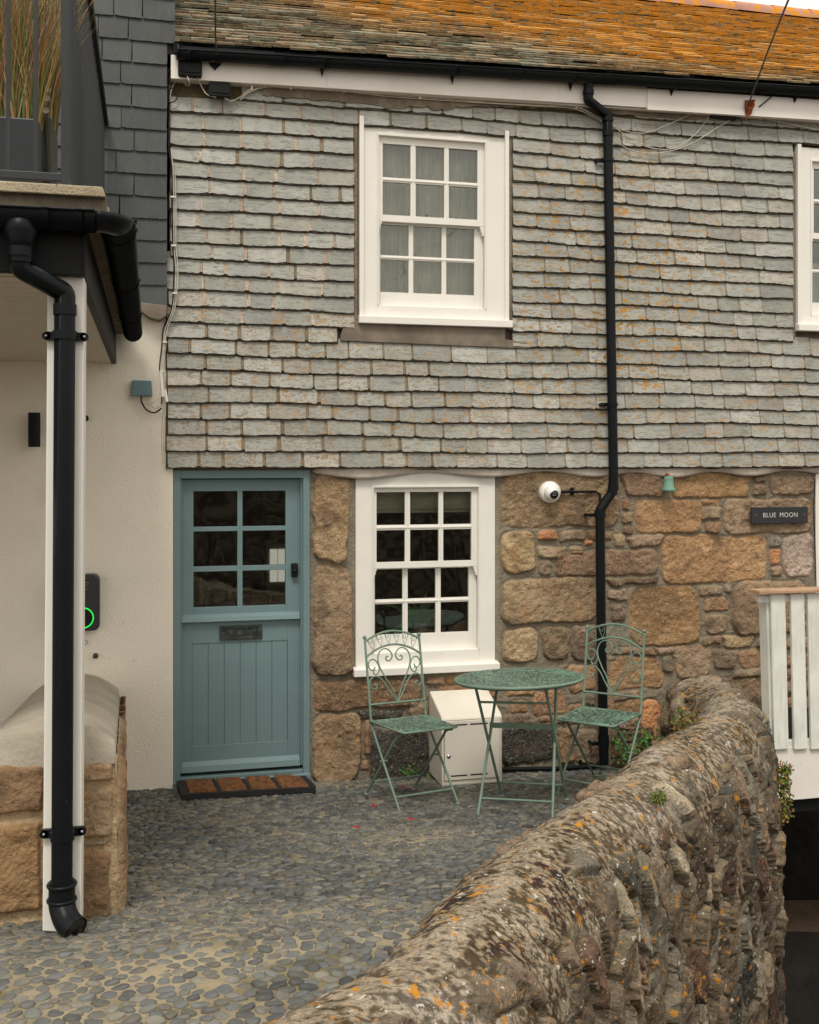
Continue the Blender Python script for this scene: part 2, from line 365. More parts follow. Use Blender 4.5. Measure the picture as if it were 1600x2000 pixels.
def side_of_wall(px_, py_):
    """positive = outside (right/camera side)"""
    dx = px_[..., None] - cp[None, ::4, 0]; dy = py_[..., None] - cp[None, ::4, 1]
    i = np.argmin(dx * dx + dy * dy, -1)
    c2 = cp[::4]; tg = np.gradient(c2[:, :2], axis=0); tg /= np.linalg.norm(tg, axis=1)[:, None]
    nrm = np.stack([-tg[:, 1], tg[:, 0]], 1)    # left of travel direction (travel goes toward camera)
    return (px_ - c2[i, 0]) * nrm[i, 0] + (py_ - c2[i, 1]) * nrm[i, 1]
sd = side_of_wall(XX.reshape(-1), YY.reshape(-1)).reshape(XX.shape)
inside_ok = (sd < .0)
kq = inside_ok[:-1, :-1] & inside_ok[1:, 1:]
gv = np.stack([XX, YY, ZZ], -1).reshape(-1, 3); gq = grid_quads(nx, ny, kq)
# pebbles
sp = .040; AX = 1.32
pts = []
gx = np.arange(-2.4 / AX, 4.2 / AX, sp); gy = np.arange(-5.6, -.0, sp * .866)
PX, PY = np.meshgrid(gx, gy, indexing='ij')
PX = PX + (np.arange(len(gy)) % 2)[None, :] * sp * .5 + (NP.rand(*PX.shape) - .5) * sp * .85
PY = PY + (NP.rand(*PX.shape) - .5) * sp * .8
n1, n2 = PX.shape
Pc = np.stack([PX, PY], -1)
K = 14
ang = np.arange(K) * 2 * math.pi / K
rad = np.full((n1, n2, K), sp * 1.0)
dirs = np.stack([np.cos(ang), np.sin(ang)], -1)
pad = np.pad(Pc, ((2, 2), (2, 2), (0, 0)), constant_values=99)
ASP = 1.22                                            # stones a little longer along the house front
for a in range(-2, 3):
    for b in range(-2, 3):
        if a == 0 and b == 0: continue
        nb = pad[2 + a:2 + a + n1, 2 + b:2 + b + n2] - Pc
        nn = (nb ** 2).sum(-1) / 2; dt = nb @ dirs.T
        r = np.where(dt > 1e-4, nn[..., None] / np.maximum(dt, 1e-4), 9); rad = np.minimum(rad, r)
rad = (np.roll(rad, 1, -1) + 2 * rad + np.roll(rad, -1, -1)) / 4
PXs = PX; PX = PX * AX
sparse = sm(fbm(PX * .8 + 3, PY * 1.1, 0, 3, 9), .46, .62)
sz = (.96 - .10 * NP.rand(n1, n2)) * (1 - .13 * sparse)
mx = (sp * .72 + sp * .45 * NP.rand(n1, n2))
ea = NP.rand(n1, n2) * math.pi * .5 - math.pi * .25; el = .55 + .4 * NP.rand(n1, n2)
da = ang[None, None, :] - ea[..., None]
elr = mx[..., None] * 1.25 / np.sqrt(np.cos(da) ** 2 + (np.sin(da) / el[..., None]) ** 2)
rad = np.minimum(rad, elr) * sz[..., None] * (1 + (NP.rand(n1, n2, K) - .5) * .15)
sdp = side_of_wall(PX, PY)
keep = (sdp < -.08) & (NP.rand(n1, n2) > .01 + .02 * sparse)
keep &= ~((PX < -.125 - .045 * (PY + 3.2) / 3.1) & (PY > G(228, 1786).y + .02) & (PX > -.78))           # garden wall footprint
keep &= ~((PX > .15) & (PX < 1.1) & (PY > -.02))
Pk = Pc[keep]; rk = rad[keep]; nP = len(Pk); Pk = Pk * np.array((AX, 1.)); dirs = dirs * np.array((AX, 1.))
zk = gzn(Pk[:, 0], Pk[:, 1]); hk = (.0055 + .0075 * NP.rand(nP)) * (1 - .35 * sparse[keep])
hk = np.where(NP.rand(nP) < .02, hk * 1.6, hk)
rings = [(1.0, -.4), (.975, .40), (.87, .80), (.55, .98)]
tx = (NP.rand(nP) - .5) * .5; ty = (NP.rand(nP) - .5) * .5
V = []
for (rr, hh) in rings:
    x = Pk[:, 0, None] + rk * rr * dirs[None, :, 0]; y = Pk[:, 1, None] + rk * rr * dirs[None, :, 1]
    z = zk[:, None] + hk[:, None] * hh + (tx[:, None] * dirs[:, 0] + ty[:, None] * dirs[:, 1]) * rk * rr * max(hh, 0) + (NP.rand(nP, K) - .5) * .0016
    z = z + (gzn(x, y) - zk[:, None])
    V.append(np.stack([x, y, z], -1))
top = np.stack([Pk[:, 0], Pk[:, 1], zk + hk], -1)[:, None, :]
V = np.concatenate(V + [top], 1)                     # nP, 4K+1
Q = []
for r in range(3):
    for k in range(K):
        k2 = (k + 1) % K; Q.append((r * K + k, r * K + k2, (r + 1) * K + k2, (r + 1) * K + k))
for k in range(0, K, 2):
    Q.append((3 * K + k, 3 * K + (k + 1) % K, 3 * K + (k + 2) % K, 4 * K))
Q = np.array(Q); nvp = 4 * K + 1
PQ = (Q[None] + (np.arange(nP) * nvp)[:, None, None]).reshape(-1, 4)
pcb = np.array([(.092, .098, .094), (.11, .112, .10), (.135, .13, .11), (.062, .067, .068), (.145, .135, .11), (.088, .096, .097)])
pc = pcb[NP.randint(0, 6, nP)] * (.62 + .75 * NP.rand(nP))[:, None]
lightp = (sparse[keep] * .18)[:, None]
pc = pc * (1 - lightp) + np.array((.22, .21, .18)) * lightp
pcv = np.repeat(pc[:, None, :], nvp, 1)
pcv[:, :K] = pcv[:, :K] * .5 + np.array((.19, .16, .11)) * .5
pcv[:, K:2 * K] = pcv[:, K:2 * K] * .85 + np.array((.2, .17, .12)) * .15
allv = np.concatenate([gv, V.reshape(-1, 3)]); allq = np.concatenate([gq, PQ + len(gv)])
allc = np.concatenate([colg.reshape(-1, 3), pcv.reshape(-1, 3)])
mi = np.r_[np.zeros(len(gq)), np.ones(len(PQ))]
g = npmesh('ground', allv, allq, [M['ground'], M['pebble']], None, allc, True, mi)
tag(g, 'patio of grey beach pebbles set in sandy mortar', None, None, 'structure')
b = MB(); b.box((-60, -60, -3.2), (60, 60, -3.0)); tag(b.build('terrain', M['dirt']), 'lower terrain around the cottages', None, None, 'structure')
# ================================================================== BOUNDARY WALL
def smp(s):
    return np.stack([np.interp(s, seg, cp[:, i]) for i in range(3)], -1)
Lw = seg[-1]
s_ = []
s = 0.
while s < Lw:
    s_.append(s); s += .0085 if s < 2.6 else .0065 if s < 5.2 else .012
s_ = np.array(s_); base = smp(s_)
tg = smp(np.minimum(s_ + .06, Lw)) - smp(np.maximum(s_ - .06, 0)); tg[:, 2] = 0; tg /= np.linalg.norm(tg, axis=1)[:, None]
nr = np.stack([-tg[:, 1], tg[:, 0], 0 * tg[:, 0]], -1)           # outward
# profile in (offset, height)
prof = [(-.235, -.75), (-.225, -.26), (-.215, -.18), (-.18, -.09), (-.12, -.035), (-.05, -.008), (.02, -.004), (.09, -.03), (.16, -.08), (.21, -.15), (.245, -.24), (.26, -.36), (.268, -.55), (.275, -.95), (.275, -1.6), (.27, -2.6)]
pr = [Vector((a, b, 0)) for a, b in prof]; pr = catmull(pr, 20); pr = np.array([(v.x, v.y) for v in pr])
pl = np.r_[0, np.cumsum(np.linalg.norm(np.diff(pr, axis=0), axis=1))]
q0 = np.interp(.0, pr[:len(pr) * 2 // 3, 0], pl[:len(pr) * 2 // 3])
qq = np.r_[np.arange(0, q0 - .25, .025), np.arange(q0 - .25, q0 + .1, .010), np.arange(q0 + .1, q0 + 1.7, .0075), np.arange(q0 + 1.7, pl[-1], .05)]
po = np.interp(qq, pl, pr[:, 0]); ph = np.interp(qq, pl, pr[:, 1])
tq = np.gradient(np.stack([po, ph], 1), qq, axis=0); tq /= np.linalg.norm(tq, axis=1)[:, None]
pn = np.stack([-tq[:, 1], tq[:, 0]], 1)   # profile normal (offset,height), upward/outward
ns, nq = len(s_), len(qq)
SS, QQ = np.meshgrid(s_, qq - q0, indexing='ij')
wob = (fbm(SS * 1.3, QQ * 1.3, 0, 3, 31) - .5) * .07
wd_s = 1 + .55 * np.exp(-(s_ / .55) ** 2)
P3 = base[:, None, :] + nr[:, None, :] * (np.where(po < 0, po * 1., po)[None, :, None] * np.where(po[None, :] < 0, wd_s[:, None], 1)[..., None]); P3[..., 2] += ph[None, :]
# narrower & shaped at the house end
# voronoi stones
def voro(u, v, seed, jit=.85):
    iu, iv = np.floor(u), np.floor(v); f1 = np.full(u.shape, 9.); f2 = f1.copy(); cid = np.zeros(u.shape); cu = np.zeros(u.shape); cv = np.zeros(u.shape)
    for a in (-1, 0, 1):
        for b_ in (-1, 0, 1):
            x = iu + a; y = iv + b_
            ox = x + .5 + (_h(x, y, x * 0, seed) - .5) * jit; oy = y + .5 + (_h(x, y, x * 0, seed + 1) - .5) * jit
            d = np.hypot(ox - u, oy - v); idh = _h(x, y, x * 0, seed + 2)
            nw = d < f1
            f2 = np.where(nw, f1, np.minimum(f2, d)); cid = np.where(nw, idh, cid); cu = np.where(nw, u - ox, cu); cv = np.where(nw, v - oy, cv); f1 = np.where(nw, d, f1)
    return f1, f2, cid, cu, cv
wu = SS + (fbm(SS * 5, QQ * 5, 0, 3, 41) - .5) * .12 + QQ * .24; wv = QQ + (fbm(SS * 5, QQ * 5, 0, 3, 47) - .5) * .14
f1, f2, cid, cu, cv = voro(wu / .165, wv / .27, 61)
h1 = _h(np.floor(cid * 9999), cid * 0, cid * 0, 3); h2 = _h(np.floor(cid * 9999), cid * 0, cid * 0, 4); h3 = _h(np.floor(cid * 9999), cid * 0, cid * 0, 5)
edge = f2 - f1
stone = sm(edge, .05 + .07 * h3, .085 + .075 * h3)
groove = np.exp(-((edge - .045 - .07 * h3) / .022) ** 2)
capm = sm(QQ + (fbm(SS * 2.6, QQ * 2.6, 0, 3, 71) - .5) * .5 + (h1 - .5) * .24, .20, .29)
inner = sm(-QQ, .15, .3)
present = (h2 > .1) * 1.
stone = stone * np.maximum(capm, inner) * present
tilt = (cu * (h2 - .5) + cv * (h3 - .5)) * .07
rough = (fbm(SS * 18, QQ * 18, 0, 4, 81) - .5)
facet = np.abs(fbm(SS * 9, QQ * 9, 0, 2, 83) - .5)
holes = sm(fbm(SS * 22, QQ * 22, 0, 2, 91), .73, .80) * capm
fine = fbm(SS * 45, QQ * 45, 0, 3, 85) - .5
rdg = np.abs(fbm(SS * 7, QQ * 7, 0, 3, 86) - .5)
disp = wob + stone * (.014 + .024 * h1 + tilt * 1.5 + rough * .022 + facet * .035) + (1 - stone) * (rough * .014 + rdg * capm * .06) + fine * .011 - holes * .035 - .010 * capm - groove * np.maximum(capm, 0) * present * .024
disp = disp * (1 - .0 * SS)
Nn = nr[:, None, :] * pn[None, :, 0, None]; Nn = Nn + np.array((0, 0, 1.))[None, None, :] * pn[None, :, 1, None]
P3 = P3 + Nn * disp[..., None]
pal = np.array([(.19, .145, .095), (.14, .105, .07), (.085, .08, .065), (.24, .185, .125), (.175, .125, .085), (.16, .145, .11), (.13, .075, .05), (.30, .255, .18)])
sc = pal[(h3 * 7.99).astype(int)]
capc = np.array((.33, .27, .19)) + (fbm(SS * 2.2, QQ * 5, 0, 4, 95)[..., None] - .5) * .3 - (sm(fbm(SS * 70, QQ * 48, 0, 4, 97) * .7 + .3 * fbm(SS * 16, QQ * 10, 0, 3, 98) - .10 * np.exp(-((QQ + .03) / .07) ** 2), .45, .53) * .26)[..., None] * np.array((1, .86, .66))
mort = np.array((.20, .17, .12)) + (fbm(SS * 6, QQ * 6, 0, 3, 96)[..., None] - .5) * .2
basec = capc * (1 - capm[..., None]) + mort * capm[..., None]
cw = basec * (1 - stone[..., None]) + sc * stone[..., None] * (.35 + 1.1 * h2[..., None]) * (.75 + .5 * fbm(SS * 14, QQ * 14, 0, 3, 99)[..., None])
cw = np.clip(cw, .01, .9)
bw = empty('boundary_wall', (float(cp[200, 0]), float(cp[200, 1]), 0), 'lichen-spotted rubble garden wall with rounded cement top curving across the foreground', 'wall')
npmesh('rubble_wall', P3.reshape(-1, 3), grid_quads(ns, nq)[:, ::-1], M['bwall'], bw, cw.reshape(-1, 3), True, attrs={'cap': (1 - capm).reshape(-1)})
# projecting stones on the patio side of the cap
for (px, py, r) in [(1172, 1532, .06), (1150, 1545, .05), (1040, 1628, .05), (1010, 1640, .04), (1000, 1655, .05), (965, 1680, .04), (1310, 1480, .07)]:
    p = Wz(px, py + 12, .60); b = MB(); nn = 10
    vs = []; fs = []
    for i in range(7):
        for k in range(nn):
            a = 2 * math.pi * k / nn; e = math.pi * i / 6; rr = r * (1 + R.uniform(-.18, .18))
            vs.append(p + Vector((rr * math.sin(e) * math.cos(a) * 1.3, rr * math.sin(e) * math.sin(a), rr * math.cos(e) * .7)))
    for i in range(6):
        for k in range(nn): fs.append((i * nn + k, (i + 1) * nn + k, (i + 1) * nn + (k + 1) % nn, i * nn + (k + 1) % nn))
    b.col = (.25, .18, .12); b.add(vs, fs, True); b.build('cap_stone', M['bwall'], bw)
# ================================================================== COTTAGE
cot = empty('cottage', (2.4, 0, 0), 'stone and slate-hung cottage with blue-green door and orange lichen roof', 'cottage')
SY = -.055
def wobz(x, i): return .007 * math.sin(x * 1.7 + i * .25) + .0045 * math.sin(x * 4.3 + i * 1.1) + .002 * math.sin(x * 13 + i * 2.)
def slab(b, x0, x1, zt, zb, yt, yb, th, jag, col, extra=None, nc=None, layer=True, seed=0):
    """one hung slate: tilted slab, ragged lower edge"""
    nc = nc or max(4, int((x1 - x0) / .022)); vs = []; b.col = col
    zf = zb if callable(zb) else (lambda x: zb)
    wob = [R.uniform(-1, 1) for _ in range(nc + 1)]
    lo, hi = R.uniform(0, .006), R.uniform(0, .006)
    sk = R.uniform(-.004, .004)
    for j in range(nc + 1):
        x = x0 + (x1 - x0) * j / nc; jx = x
        if j == 0: jx += R.uniform(0, .004)
        if j == nc: jx -= R.uniform(0, .004)
        z = zf(x) + wob[j] * jag + sk * (j / nc - .5)
        if j == 0: z += lo * (jag > .001)
        if j == nc: z += hi * (jag > .001)
        y_ = yb + R.uniform(-.0015, .0015)
        zm = z + (zt - z) * .14
        vs += [(x, yt, zt), (jx + R.uniform(-.002, .002), yt + (y_ - yt) * .86 + R.uniform(-.0008, .0008), zm), (jx, y_, z), (jx, y_ + th, z + .002)]
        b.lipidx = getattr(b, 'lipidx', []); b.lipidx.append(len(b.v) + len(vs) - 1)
    fs = []
    for j in range(nc):
        a = j * 4; c = a + 4
        fs += [(a, a + 1, c + 1, c), (a + 1, a + 2, c + 2, c + 1), (a + 2, a + 3, c + 3, c + 2)]
    e = nc * 4
    vs += [(x0, yt + th, zt), (x1, yt + th, zt)]; q = len(vs)
    fs += [(0, q - 2, 3, 2, 1), (e, e + 1, e + 2, e + 3, q - 1)]
    b.add(vs, fs, False)
uw = dict(x0=W(698, 400, SY).x, x1=W(993, 400, SY).x, z0=W(845, 640, SY).z, z1=W(845, 243, SY).z)
dxr = W(1553, 285, SY).x - W(700, 237, SY).x
rw = dict(x0=uw['x0'] + dxr, x1=uw['x1'] + dxr, z0=uw['z0'] + .03, z1=uw['z1'] + .06)
sx0, sx1 = W(326, 700, SY).x, 5.6
zb0 = W(900, 912, SY).z
sl = MB(); mo = MB(); N_c = 26; gau = .1035
def slate_col():
    t = R.random(); c = (.325, .33, .295)
    if t < .06: c = (.29, .29, .27)
    elif t < .3: c = (.38, .38, .345)
    elif t < .4: c = (.38, .36, .31)
    k = R.uniform(.84, 1.12); return tuple(v * k for v in c)
def lichamt(x, z):
    d = math.hypot((x - 3.0) / 1.0, (z - 3.2) / 1.25)
    a = max(0, 1.4 - d)
    if z < 3.0 and x < 2.2: a = max(a, .45)
    if x > 3.6: a = max(a, .6 * max(0, 1 - (z - 2) / 1.6))
    return min(1, a)
def eave_z(x):   # underside of cement band
    a = W(345, 196, SY); c = W(1500, 248, SY); return a.z + (c.z - a.z) * (x - a.x) / (c.x - a.x)
lichS = []; spkS = []; lichM = []
for i in range(N_c):
    zb_i = zb0 + gau * i; x = sx0 - R.uniform(0, .01) + (.02 if zb_i > 3.35 else 0)
    zm = zb_i + .06
    def zf(xx, i=i, zb_i=zb_i): return zb_i + (wobz(xx, i) * min(1, .35 + i * .3)) - .004 * i * 0
    spans = [(x, sx1)]
    for w_ in (uw, rw):
        apr = w_ is uw and zm < w_['z0'] + .02 and zm > w_['z0'] - .13
        if w_['z0'] - .05 < zb_i + .03 and zm < w_['z1'] + .0 or apr:
            ns_ = []
            lx, rx = (w_['x0'] - .13 if apr else w_['x0'] - .018), (w_['x1'] + .02)
            for a, c in spans:
                if a < lx: ns_.append((a, min(c, lx)))
                if c > rx: ns_.append((max(a, rx), c))
            spans = ns_
    for (a, c) in spans:
        xx = a
        while xx < c - .02:
            wd = R.uniform(.15, .29)
            if c - (xx + wd) < .10: wd = c - xx
            gp = R.uniform(.010, .024) if xx < 1.9 else R.uniform(.005, .014)
            zc = zf(xx + wd / 2)
            if zc > eave_z(xx + wd / 2) + .02: xx += wd; continue
            zt = zc + gau + .03
            n0 = len(sl.v)
            slab(sl, xx + gp / 2, min(xx + wd - gp / 2, c), zt, zf, SY - .004, SY - .027 - R.uniform(0, .006), .014, .0034, slate_col())
            # a second delaminated leaf peeping out under the first
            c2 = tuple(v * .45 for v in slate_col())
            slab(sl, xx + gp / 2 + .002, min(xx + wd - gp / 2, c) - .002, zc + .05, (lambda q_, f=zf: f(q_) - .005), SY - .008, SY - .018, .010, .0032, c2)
            la = lichamt(xx, zc); sp_ = (.9 if (zc < 3.3 and xx < 2.2) else .35) * R.uniform(.3, 1)
            lichS += [la] * (len(sl.v) - n0); spkS += [sp_] * (len(sl.v) - n0)
            # joint mortar
            xm = xx + wd
            if xm < c - .03:
                pink = (xm < 1.2 and zc > 2.95 and R.random() < .8)
                mc = (.50, .39, .30) if pink else (.24, .185, .115) if xm < 2.0 else (.33, .27, .20)
                kk_ = R.uniform(.8, 1.1); mo.col = tuple(v * kk_ for v in mc); n0 = len(mo.v)
                w2 = gp / 2 + .004
                rgs = []
                for q_ in range(5):
                    z = zc + .006 + (gau - .004) * q_ / 4; y = SY - .0235 + .0175 * q_ / 4; u = R.uniform(-.003, .003)
                    rgs += [(xm - w2 + u, y, z), (xm + w2 + u * .6, y - .0006, z)]
                mo.add(rgs, [(2 * q_, 2 * q_ + 1, 2 * q_ + 3, 2 * q_ + 2) for q_ in range(4)], False)
                lichM += [la * 1.0] * (len(mo.v) - n0)
            xx += wd
        # mortar bedding behind the course, coloured dark to thicken the shade line below
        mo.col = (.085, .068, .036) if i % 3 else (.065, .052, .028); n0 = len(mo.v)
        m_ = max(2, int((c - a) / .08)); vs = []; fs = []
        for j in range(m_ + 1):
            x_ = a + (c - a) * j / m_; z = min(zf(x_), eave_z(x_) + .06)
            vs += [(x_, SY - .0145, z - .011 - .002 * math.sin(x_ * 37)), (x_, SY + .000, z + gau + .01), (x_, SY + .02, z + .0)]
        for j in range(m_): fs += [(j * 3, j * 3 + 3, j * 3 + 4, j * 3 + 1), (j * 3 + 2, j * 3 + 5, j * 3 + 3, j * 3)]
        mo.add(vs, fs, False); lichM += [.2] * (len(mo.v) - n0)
for k in sl.lipidx: sl.c[k] = (.07, .062, .04)  # lip undersides coloured dark: grime plus painted shade under the overhang
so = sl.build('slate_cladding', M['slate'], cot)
for nm, ar in (('lich', lichS), ('spk', spkS)):
    a = so.data.attributes.new(nm, 'FLOAT', 'POINT'); a.data.foreach_set('value', np.array(ar, 'f'))
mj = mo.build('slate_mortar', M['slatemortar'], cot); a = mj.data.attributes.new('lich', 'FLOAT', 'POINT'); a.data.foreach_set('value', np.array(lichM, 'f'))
# structural wall core behind the slates, with window holes
b = MB()
zc0, zc1 = zb0 - .02, 4.74
b.col = (.14, .11, .08)
xsx = [sx0 + .02, uw['x0'] + .05, uw['x1'] - .05, rw['x0'] + .05, rw['x1'] - .05, 6.2]
for k in range(5):
    if k in (1, 3):
        w_ = uw if k == 1 else rw
        b.box((xsx[k], SY + .022, zc0), (xsx[k + 1], .30, w_['z0'] + .04)); b.box((xsx[k], SY + .022, w_['z1'] - .04), (xsx[k + 1], .30, zc1))
    else: b.box((xsx[k], SY + .022, zc0), (xsx[k + 1], .30, zc1))
b.box((6.2, SY, -1), (6.5, 5.8, 5.2)); b.box((sx0 - .3, 5.5, -1), (6.2, 5.8, 5.2))
b.build('upper_wall', M['slatemortar'], cot)
# side jamb mortar by the upper window
for x in (uw['x0'] - .012, uw['x1'] + .010, rw['x0'] - .012):
    b = MB(); b.box((x - .012, SY - .012, uw['z0'] - .0), (x + .012, SY + .02, uw['z1'] + .0)); b.build('window_pointing', M['cement'], cot)
# cement band under the fascia, ragged lower edge
b = MB(); vs = []; fs = []; m_ = 150; xa, xb = W(512, 190, SY).x, 5.6
for j in range(m_ + 1):
    x = xa + (xb - xa) * j / m_; z = eave_z(x) + .035 + .016 * math.sin(x * 3) + R.uniform(-.006, .006) - (.02 if 2.0 > x > 1.5 and (j // 5) % 2 else 0)
    vs += [(x, SY - .034, z), (x, SY - .036, z + .04), (x, SY - .026, z + .2), (x, SY - .008, z)]
for j in range(m_): fs += [(j * 4, j * 4 + 4, j * 4 + 5, j * 4 + 1), (j * 4 + 1, j * 4 + 5, j * 4 + 6, j * 4 + 2), (j * 4 + 3, j * 4 + 7, j * 4 + 4, j * 4)]
b.add(vs, fs, False); b.build('cement_band', M['cement'], cot)
# lead apron under the upper window
p0, p1 = W(672, 643, SY), W(1030, 690, SY)
b = MB(); zt, zl = W(845, 636, SY).z, W(845, 671, SY).z
b.prism([(W(720, 0, SY).x, zt), (W(698, 0, SY).x, zt + .01), (W(682, 0, SY).x, zt - .005), (W(669, 0, SY).x, zt - .04), (W(664, 0, SY).x, zl + .03), (W(664, 0, SY).x, zl + .0), (W(1032, 0, SY).x, zl - .02), (W(1028, 0, SY).x, zl + .02), (W(985, 0, SY).x, zl + .04), (W(985, 0, SY).x, zt)], SY - .006, SY - .024)
b.build('lead_apron', M['lead'], cot, .003)
# painted wavy lead flashing over the stone wall
b = MB(); vs = []; fs = []; m_ = 160; xa, xb = W(612, 915, -.04).x, W(1600, 915, -.04).x
for j in range(m_ + 1):
    x = xa + (xb - xa) * j / m_; ph_ = (x - xa) / (xb - xa)
    z = zb0 - .055 - .018 * math.cos(x * 8.6 + 1.1 * math.sin(x * 1.7)) + .006 * math.sin(x * 3.1)
    yo = -.038 - .014 * math.cos(x * 8.6 + 1.1 * math.sin(x * 1.7))
    if x < xa + .02: z = zb0 - .03
    vs += [(x, -.045, zb0 + .01), (x, yo - .004, z + .02), (x, yo, z), (x, yo + .01, z)]
for j in range(m_):
    for k in range(3): fs.append((j * 4 + k, j * 4 + k + 1, j * 4 + 5 + k, j * 4 + 4 + k))
b.add(vs, fs, True); b.build('lead_flashing', M['whitelead'], cot)
# ---------------------------------------------------------------- stone wall
KN = dict(g=(.385, .28, .17), h=(.29, .22, .15), y=(.41, .31, .19), o=(.40, .25, .135), b=(.31, .205, .125), p=(.36, .295, .225), d=(.045, .045, .04), s=(.20, .19, .155), r=(.46, .22, .10), k=(.15, .105, .065))
def A(x, y): return (980 + x / 2.5806, 880 + y / 2.5806)
ST = []
for t in """-5,108,580,385,g;0,410,165,610,y;180,403,270,448,r;290,408,410,452,h;425,408,552,452,b;560,425,620,480,y;640,430,808,482,y;412,455,450,475,r;185,483,318,535,y;342,485,400,515,y
190,548,252,622,h;275,503,780,628,b;532,640,780,670,k;0,642,478,865,g;535,695,628,745,h;552,765,622,860,h;648,685,990,980,o;995,685,1110,725,h;1120,680,1150,710,h;1020,742,1128,805,o
1021,828,1125,925,y;1155,660,1535,920,g;612,108,835,232,b;860,108,1240,235,o;1270,122,1325,158,b;1265,172,1330,222,y;1350,125,1555,222,h;675,250,1000,415,o;603,253,645,303,o;603,316,663,360,y;613,375,658,415,b
1000,245,1085,268,o;1003,282,1095,343,y;1020,358,1098,415,b;1115,245,1560,412,g;805,430,1325,665,o;1338,428,1405,490,s;1345,502,1400,572,r;1350,585,1408,625,h;1420,425,1565,632,p
5,898,178,1065,y;202,890,335,1050,h;352,880,480,1055,h;1010,938,1098,980,h;1115,932,1252,990,y;1275,945,1420,990,h;1430,945,1540,990,h;860,980,1048,1135,h;1062,1003,1182,1097,h;1197,1008,1330,1090,o;1345,1030,1540,1085,b
782,993,868,1025,h;560,1000,770,1030,h;805,1040,853,1108,s;1170,1105,1293,1140,h;1310,1100,1540,1150,b;540,1045,800,1195,o;330,1080,470,1210,o;1300,1165,1540,1230,h;1320,1245,1540,1330,b;0,1150,150,1168,o
700,1250,800,1480,r;560,1215,690,1250,h;480,1215,560,1330,b;560,1262,690,1330,o;860,1150,1300,1400,h;1320,1345,1540,1450,h;640,1345,700,1400,b;550,1350,640,1400,h""".replace('\n', ';').split(';'):
    a = t.split(','); x0, y0, x1, y1 = map(float, a[:4]); p, q = A(x0, y0), A(x1, y1); ST.append((*p, *q, a[4]))
def B2(x, y): return (860 + x / 3.636, 1200 + y / 3.636)
for t in "470,500,660,562,o;0,490,410,602,o;500,608,622,698,o;655,545,880,705,o;440,785,815,1042,d;835,815,935,1060,b;955,820,1115,1055,h;900,640,1000,780,o;1205,800,1500,900,k;1200,910,1330,1000,b;1340,910,1500,1010,h;1200,1010,1420,1100,k;700,720,880,775,b;440,715,640,775,h;1520,700,1590,900,b".split(';'):
    a = t.split(','); x0, y0, x1, y1 = map(float, a[:4]); ST.append((*B2(x0, y0), *B2(x1, y1), a[4]))
ST += [(612, 925, 680, 1095, 'g'), (612, 1103, 687, 1318, 'g'), (614, 1326, 820, 1382, 'b'), (612, 1392, 703, 1527, 'g'), (700, 1386, 786, 1402, 'd'), (800, 1369, 838, 1400, 'h'), (722, 1420, 836, 1528, 'd'), (832, 1321, 867, 1334, 'b'),
       (871, 1320, 891, 1332, 'o'), (706, 1484, 720, 1502, 'b'), (616, 1530, 840, 1545, 'h'), (840, 1400, 975, 1530, 'h'), (712, 1410, 722, 1470, 'b')]
wx0, wx1 = W(604, 1200, 0).x, W(1592, 1200, 0).x; wz0, wz1 = -.32, zb0 + .02
st_ = .0068; wxs = np.arange(wx0, wx1, st_); wzs = np.arange(wz0, wz1, st_)
WX, WZ = np.meshgrid(wxs, wzs, indexing='ij')
lw0 = (W(697, 1100, 0).x, W(966, 1100, 0).x, W(830, 1312, 0).z)
grv = np.zeros(WX.shape)
hgt = np.zeros(WX.shape); sc_ = np.tile(np.array((.235, .20, .145)), (*WX.shape, 1)); smask = np.zeros(WX.shape)
wpx = WX + (fbm(WX * 9, WZ * 9, 0, 3, 101) - .5) * .045; wpz = WZ + (fbm(WX * 9, WZ * 9, 0, 3, 107) - .5) * .045
